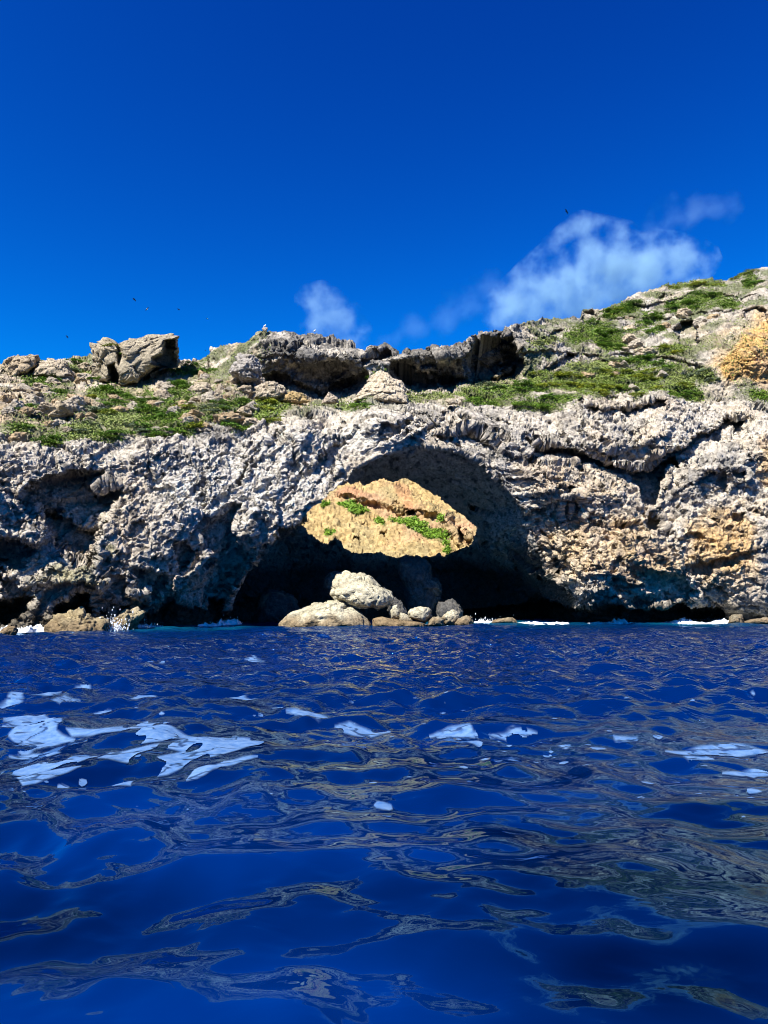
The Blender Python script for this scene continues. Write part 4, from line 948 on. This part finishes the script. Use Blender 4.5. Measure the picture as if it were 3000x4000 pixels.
# white wash along the rocks and one burst of spray
M_WASH, t, b = plain('white_water', (.80, .84, .86), .6)
wV, wF, nV = [], [], 0
def wash(u0, u1, hgt, wid, seed, dv=0.0):
    global nV
    n = int((u1 - u0) / 2.2) + 2; k = 13
    u = np.linspace(u0, u1, n); v = np.interp(u, WL[:, 0], WL[:, 1]) + dv
    x, y = sea_xy(u, v); tt = np.linspace(-1, 1, k)
    ends = sstep(0, .12, np.linspace(0, 1, n)) * sstep(1, .88, np.linspace(0, 1, n))
    X = np.repeat(x[:, None], k, 1); Y_ = y[:, None] + tt[None] * wid
    q = np.stack([X, Y_, 0 * X + seed], -1)
    h = hgt * np.clip(1 - tt[None] ** 2, 0, 1) ** .6 * np.clip(.35 + 1.5 * fbm(q, 1.6, 3, seed) + .6, .0, 2) * ends[:, None]
    Z = h * (1 + .5 * vnoise(q, .25, seed + 1) + .3 * vnoise(q, .1, seed + 2)) - .05
    Y2 = Y_ + vnoise(q, .6, seed + 3) * .35 + .2 * vnoise(q, .2, seed + 4)
    wV.append(np.stack([X, Y2, Z], -1).reshape(-1, 3)); wF.append(gridfaces(n, k)[:, ::-1] + nV); nV += n * k
for a in [(5, 205, .24, .8, 1, 1), (200, 380, .16, .5, 2, 0), (380, 500, .25, .8, 3, 0), (490, 640, .22, .9, 4, -1), (770, 860, .2, .9, 5, 1), (850, 945, .26, .8, 6, 1), (1545, 1620, .14, .4, 7, 0), (1650, 1760, .12, .4, 8, 0), (1840, 1990, .26, .9, 9, 2), (1980, 2240, .13, .9, 10, 5),
          (2240, 2420, .10, .8, 11, 6), (2390, 2450, .24, .7, 12, 6), (2440, 2640, .12, .9, 13, 6), (2600, 2860, .24, 1.0, 14, 7), (2830, 3060, .24, 1.2, 15, 8), (1180, 1300, .08, .4, 16, 2)]:
    wash(*a)
sV, sF = ico(1); dr = np.random.default_rng(31)
def drops(u, v, n, w_, h_, d):
    global nV
    p0 = sea_xy(np.array([u]), np.array([v])); x0, y0 = p0[0][0], p0[1][0]
    for i in range(n):
        a = dr.normal() * .55; hh = abs(dr.normal()) * h_ * (1 - .25 * abs(a)); fall = dr.uniform(.1, 1)
        c = np.array([x0 + a * w_ * (.5 + hh / h_) + dr.normal() * .06, y0 + dr.normal() * d, hh * fall])
        r = math.exp(dr.uniform(math.log(.012), math.log(.05)))
        wV.append(sV * np.array([r, r, r * dr.uniform(1, 3.2)]) + c); wF.append(np.c_[sF, sF[:, :1]][:, :3].repeat(1, 0) + nV if False else np.concatenate([sF, sF[:, 2:]], 1) + nV); nV += len(sV)
drops(438, 2466, 420, .6, .7, .25); drops(392, 2468, 140, .4, .4, .25); drops(880, 2442, 160, .7, .35, .4); drops(560, 2455, 120, .9, .35, .4); drops(2420, 2426, 160, .5, .5, .3); drops(1900, 2432, 160, 1.2, .4, .3); drops(2760, 2424, 160, 2, .4, .4)
allF = [f[:, :4] for f in wF]
quads = [f for f in allF if not (f[:, 2] == f[:, 3]).all()]; tris = [f[:, :3] for f in allF if (f[:, 2] == f[:, 3]).all()]
VV_ = np.concatenate(wV)
qd = np.concatenate(quads); qt = np.concatenate([qd[:, [0, 1, 2]], qd[:, [0, 2, 3]]] + tris)
tag(mesh_np('white_wash', VV_, qt, M_WASH), 'white wash and spray breaking along the foot of the cliff', 'surf', kind='stuff')

# ------------------------------------------------------------------ birds
M_BIRD, t, b = material('feathers'); vc = t.nodes.new('ShaderNodeVertexColor'); vc.layer_name = 'Col'; t.links.new(vc.outputs[0], b.inputs['Base Color']); b.inputs['Roughness'].default_value = .9; b.inputs['Specular IOR Level'].default_value = 0.02
def flying_bird(white):
    bm = bmesh.new(); cl = bm.verts.layers.float_color.new('Col')
    dk, wh = (.006, .006, .007, 1), (.75, .75, .75, 1)
    prof = [(-.26, .010), (-.18, .022), (-.06, .05), (.06, .058), (.14, .04), (.19, .034), (.23, .03), (.26, .012), (.31, .003)]   # tail to bill along z
    rings = []
    for z, r in prof:
        rings.append([bm.verts.new((r * math.cos(a), r * .8 * math.sin(a), z)) for a in np.linspace(0, 2 * math.pi, 9)[:-1]])
    for i, rg in enumerate(rings):
        for vtx in rg: vtx[cl] = wh if (white and -.1 < prof[i][0] < .2) else dk
    for a, b_ in zip(rings, rings[1:]):
        for i in range(8): bm.faces.new((a[i], a[(i + 1) % 8], b_[(i + 1) % 8], b_[i]))
    bm.faces.new(rings[0][::-1]); bm.faces.new(rings[-1])
    for sgn in (-1, 1):                                # long narrow wings bent at the wrist
        st = [(.03, .17, -.12, 0), (.16, .21, -.08, -.03), (.27, .20, -.03, -.04), (.40, .09, -.07, -.02), (.52, -.05, -.08, .01)]
        pr = []
        for x, l, tr, y in st:
            vs = [bm.verts.new((sgn * x, y - .006, l)), bm.verts.new((sgn * x, y + .006, (l + tr) / 2)), bm.verts.new((sgn * x, y - .002, tr))]
            vs.append(bm.verts.new((sgn * x, y - .016, (l + tr) / 2)))
            for q in vs: q[cl] = dk
            pr.append(vs)
        for a, b_ in zip(pr, pr[1:]):
            for i in range(4):
                f = (a[i], a[(i + 1) % 4], b_[(i + 1) % 4], b_[i]); bm.faces.new(f if sgn > 0 else f[::-1])
        bm.faces.new(pr[-1]); bm.faces.new(pr[0][::-1])
    for sgn in (-1, 1):                                # forked tail
        a = [bm.verts.new((sgn * .004, 0, -.22)), bm.verts.new((sgn * .035, -.006, -.24)), bm.verts.new((sgn * .06, 0, -.38)), bm.verts.new((sgn * .03, .006, -.30))]
        for q in a: q[cl] = dk
        bm.faces.new(a)
    bmesh.ops.recalc_face_normals(bm, faces=bm.faces)
    me = bpy.data.meshes.new('seabird'); bm.to_mesh(me); bm.free(); me.materials.append(M_BIRD)
    return me
FB = {0: flying_bird(False), 1: flying_bird(True)}
for u, v, ln, dx, dy, wht, lab in [(2212, 826, 23, 130, 285, 0, 'dark soaring seabird with narrow wings, alone high above the right cloud'),
     (524, 1170.6, 18, 30, 33, 0, 'dark seabird, highest of the flock over the hilltop block'), (575, 1207.6, 19, 28, -38, 1, 'white bellied dark winged seabird banking above the hilltop block'),
     (697, 1208.8, 13, 28, 15, 0, 'small dark seabird gliding level, right of the white bellied one'), (810, 1245, 11, 23, 10, 1, 'small distant seabird farthest right in the left flock'),
     (262, 1316, 15, 23, 30, 0, 'dark seabird low over the skyline left of the hilltop block'), (802, 1370, 7, 10, -4, 0, 'tiny dark seabird just above the saddle right of the hilltop block')]:
    Yb = F * .95 / ln; o = bpy.data.objects.new('seabird', FB[wht]); COL.objects.link(o)
    o.location = at(u, v, Yb)
    from mathutils import Matrix
    ang = math.atan2(-dy, dx)
    o.rotation_euler = (Matrix.Rotation(-ang, 3, 'Y') @ Matrix.Rotation(math.radians(-25), 3, 'X')).to_euler()
    tag(o, lab, 'bird', 'seabirds over the cliff')
def perched_bird():
    V, Fc = ico(3); parts = []
    def ell(c, r, tilt, col):
        ca, sa = math.cos(tilt), math.sin(tilt); Q = V * np.array(r); Q = np.stack([Q[:, 0] * ca - Q[:, 2] * sa, Q[:, 1], Q[:, 0] * sa + Q[:, 2] * ca], -1) + np.array(c); parts.append((Q, Fc, col))
    ell((0, 0, .17), (.19, .085, .095), .75, (.78, .78, .78)); ell((.10, 0, .33), (.06, .052, .055), 0, (.8, .8, .8)); ell((.075, 0, .27), (.05, .05, .09), -.3, (.8, .8, .8))
    ell((.17, 0, .325), (.045, .014, .014), -.1, (.55, .35, .06)); ell((-.09, 0, .10), (.15, .07, .045), .85, (.35, .36, .38)); ell((.02, .03, .05), (.012, .012, .06), 0, (.4, .25, .1)); ell((.02, -.03, .05), (.012, .012, .06), 0, (.4, .25, .1))
    n = 0; VV, FF, CC_ = [], [], []
    for q, f, c in parts: VV.append(q); FF.append(f + n); CC_.append(np.tile(c, (len(q), 1))); n += len(q)
    return np.concatenate(VV), np.concatenate(FF), np.concatenate(CC_)
boulder('perch_rock', 'small rock knob on the skyline under the perched white bird', 'rock', 0, [(1022.5,1284),(1028,1278.5),(1044,1279),(1047,1284),(1043,1292),(1034,1296),(1026,1292)], 76, .35, col=(.5,.44,.36), n=4, rough=.6, wet=False, mat=M_ROCK)
pv, pf, pc = perched_bird()
for (u, v), lab, sc in [((1034, 1279), 'white seabird perched on the rock knob at the highest point left of the cloud', .95), ((1229, 1297), 'white seabird standing on the skyline under the small cloud', .8)]:
    o = mesh_np('perched_bird', pv, pf, M_BIRD, pc); o.location = at(u, v, 76); o.rotation_euler = (0, 0, .7); o.scale = (sc, sc, sc); tag(o, lab, 'bird', 'perched seabirds')

# ------------------------------------------------------------------ clouds: soft bodies of vapour far behind the island
def cloud(label, blobs, Yc, dens, seed, nscale, thr):
    pts = [(at(u, v, Yc + dy), r * Yc / F) for u, v, r, dy in blobs]
    ctr = np.mean([p for p, r in pts], 0)
    bm = bmesh.new(); V, _ = ico(2)
    for p, r in pts:
        for q in V: bm.verts.new(p - ctr + q * r * 1.15 * np.array([1, .9, 1]))
    res = bmesh.ops.convex_hull(bm, input=bm.verts)
    junk = list({e for e in res['geom_interior'] + res['geom_unused'] if isinstance(e, bmesh.types.BMVert)})
    bmesh.ops.delete(bm, geom=junk, context='VERTS')
    bmesh.ops.recalc_face_normals(bm, faces=bm.faces)
    me = bpy.data.meshes.new('cloud'); bm.to_mesh(me); bm.free()
    m = bpy.data.materials.new('cloud_vapour'); m.use_nodes = True; t = m.node_tree; t.nodes.clear(); N = t.nodes.new; L = t.links.new
    out = N('ShaderNodeOutputMaterial'); pvn = N('ShaderNodeVolumePrincipled'); pvn.inputs['Color'].default_value = (.55, .84, 1, 1); pvn.inputs['Anisotropy'].default_value = .2
    L(pvn.outputs[0], out.inputs['Volume'])
    tc = N('ShaderNodeTexCoord')
    nz = N('ShaderNodeTexNoise'); nz.inputs['Scale'].default_value = 1 / nscale; nz.inputs['Detail'].default_value = 6; nz.inputs['Roughness'].default_value = .58
    mpn = N('ShaderNodeMapping'); mpn.inputs['Location'].default_value = (seed * 31.0, seed * 7.0, seed * 13.0); L(tc.outputs['Object'], mpn.inputs[0]); L(mpn.outputs[0], nz.inputs['Vector'])
    acc = None
    for p, r in pts:
        d = N('ShaderNodeVectorMath'); d.operation = 'DISTANCE'; d.inputs[1].default_value = tuple(p - ctr); L(tc.outputs['Object'], d.inputs[0])
        mr = N('ShaderNodeMapRange'); mr.inputs[1].default_value = r * 1.15; mr.inputs[2].default_value = r * .1; L(d.outputs['Value'], mr.inputs[0])
        if acc is None: acc = mr.outputs[0]
        else:
            a = N('ShaderNodeMath'); a.operation = 'SMOOTH_MAX'; a.inputs[2].default_value = .3; L(acc, a.inputs[0]); L(mr.outputs[0], a.inputs[1]); acc = a.outputs[0]
    ad = N('ShaderNodeMath'); ad.operation = 'MULTIPLY_ADD'; ad.inputs[1].default_value = 3.4; L(nz.outputs[0], ad.inputs[0]); L(acc, ad.inputs[2])
    fr_ = N('ShaderNodeMapRange'); fr_.interpolation_type = 'SMOOTHSTEP'; fr_.inputs[1].default_value = thr; fr_.inputs[2].default_value = thr + 1.3; fr_.inputs[4].default_value = dens; L(ad.outputs[0], fr_.inputs[0])
    ed = N('ShaderNodeMath'); ed.operation = 'MULTIPLY'; es = N('ShaderNodeMapRange'); es.inputs[2].default_value = .25; L(acc, es.inputs[0]); L(es.outputs[0], ed.inputs[0]); L(fr_.outputs[0], ed.inputs[1])
    L(ed.outputs[0], pvn.inputs['Density'])
    me.materials.append(m); o = bpy.data.objects.new('cloud', me); COL.objects.link(o); o.location = ctr
    tag(o, label, 'cloud', kind='stuff')
def cb(c, L_): 
    out = []
    for x, y, r, d in L_:
        out.append((1800 + x * .7233, 700 + y * .7233, r * .7233, d))
    return out
cloud('large soft white cloud rising behind the right hill', cb(0, [(640,270,95,0),(580,300,70,0),(700,360,110,20),(760,450,170,0),(600,560,150,-20),(450,620,170,0),(320,650,150,20),(230,720,120,0),(900,520,210,0),(1050,500,180,30),(1200,460,150,0),(1300,440,100,0),(880,350,85,0),(700,640,190,0)]), 900, .038, 1, 30, 1.75)
cloud('faint wisp of cloud above and right of the large cloud', cb(0, [(1150,190,150,0),(1250,150,130,0),(1400,130,130,0),(1080,260,110,0)]), 900, .006, 2, 40, 2.0)
cloud('small soft white cloud above the dark skyline cliff', [(1250,1190,90,0),(1275,1250,110,0),(1330,1290,120,0),(1210,1170,60,0)], 900, .024, 3, 24, 1.85)
cloud('faint low streak of cloud between the two white clouds', [(1520,1330,70,0),(1620,1280,80,0),(1720,1240,80,0),(1820,1190,80,0),(1930,1130,80,0)], 950, .005, 4, 40, 1.9)
SC.cycles.volume_step_rate = 0.5; SC.cycles.volume_max_steps = 256; SC.cycles.volume_bounces = 1
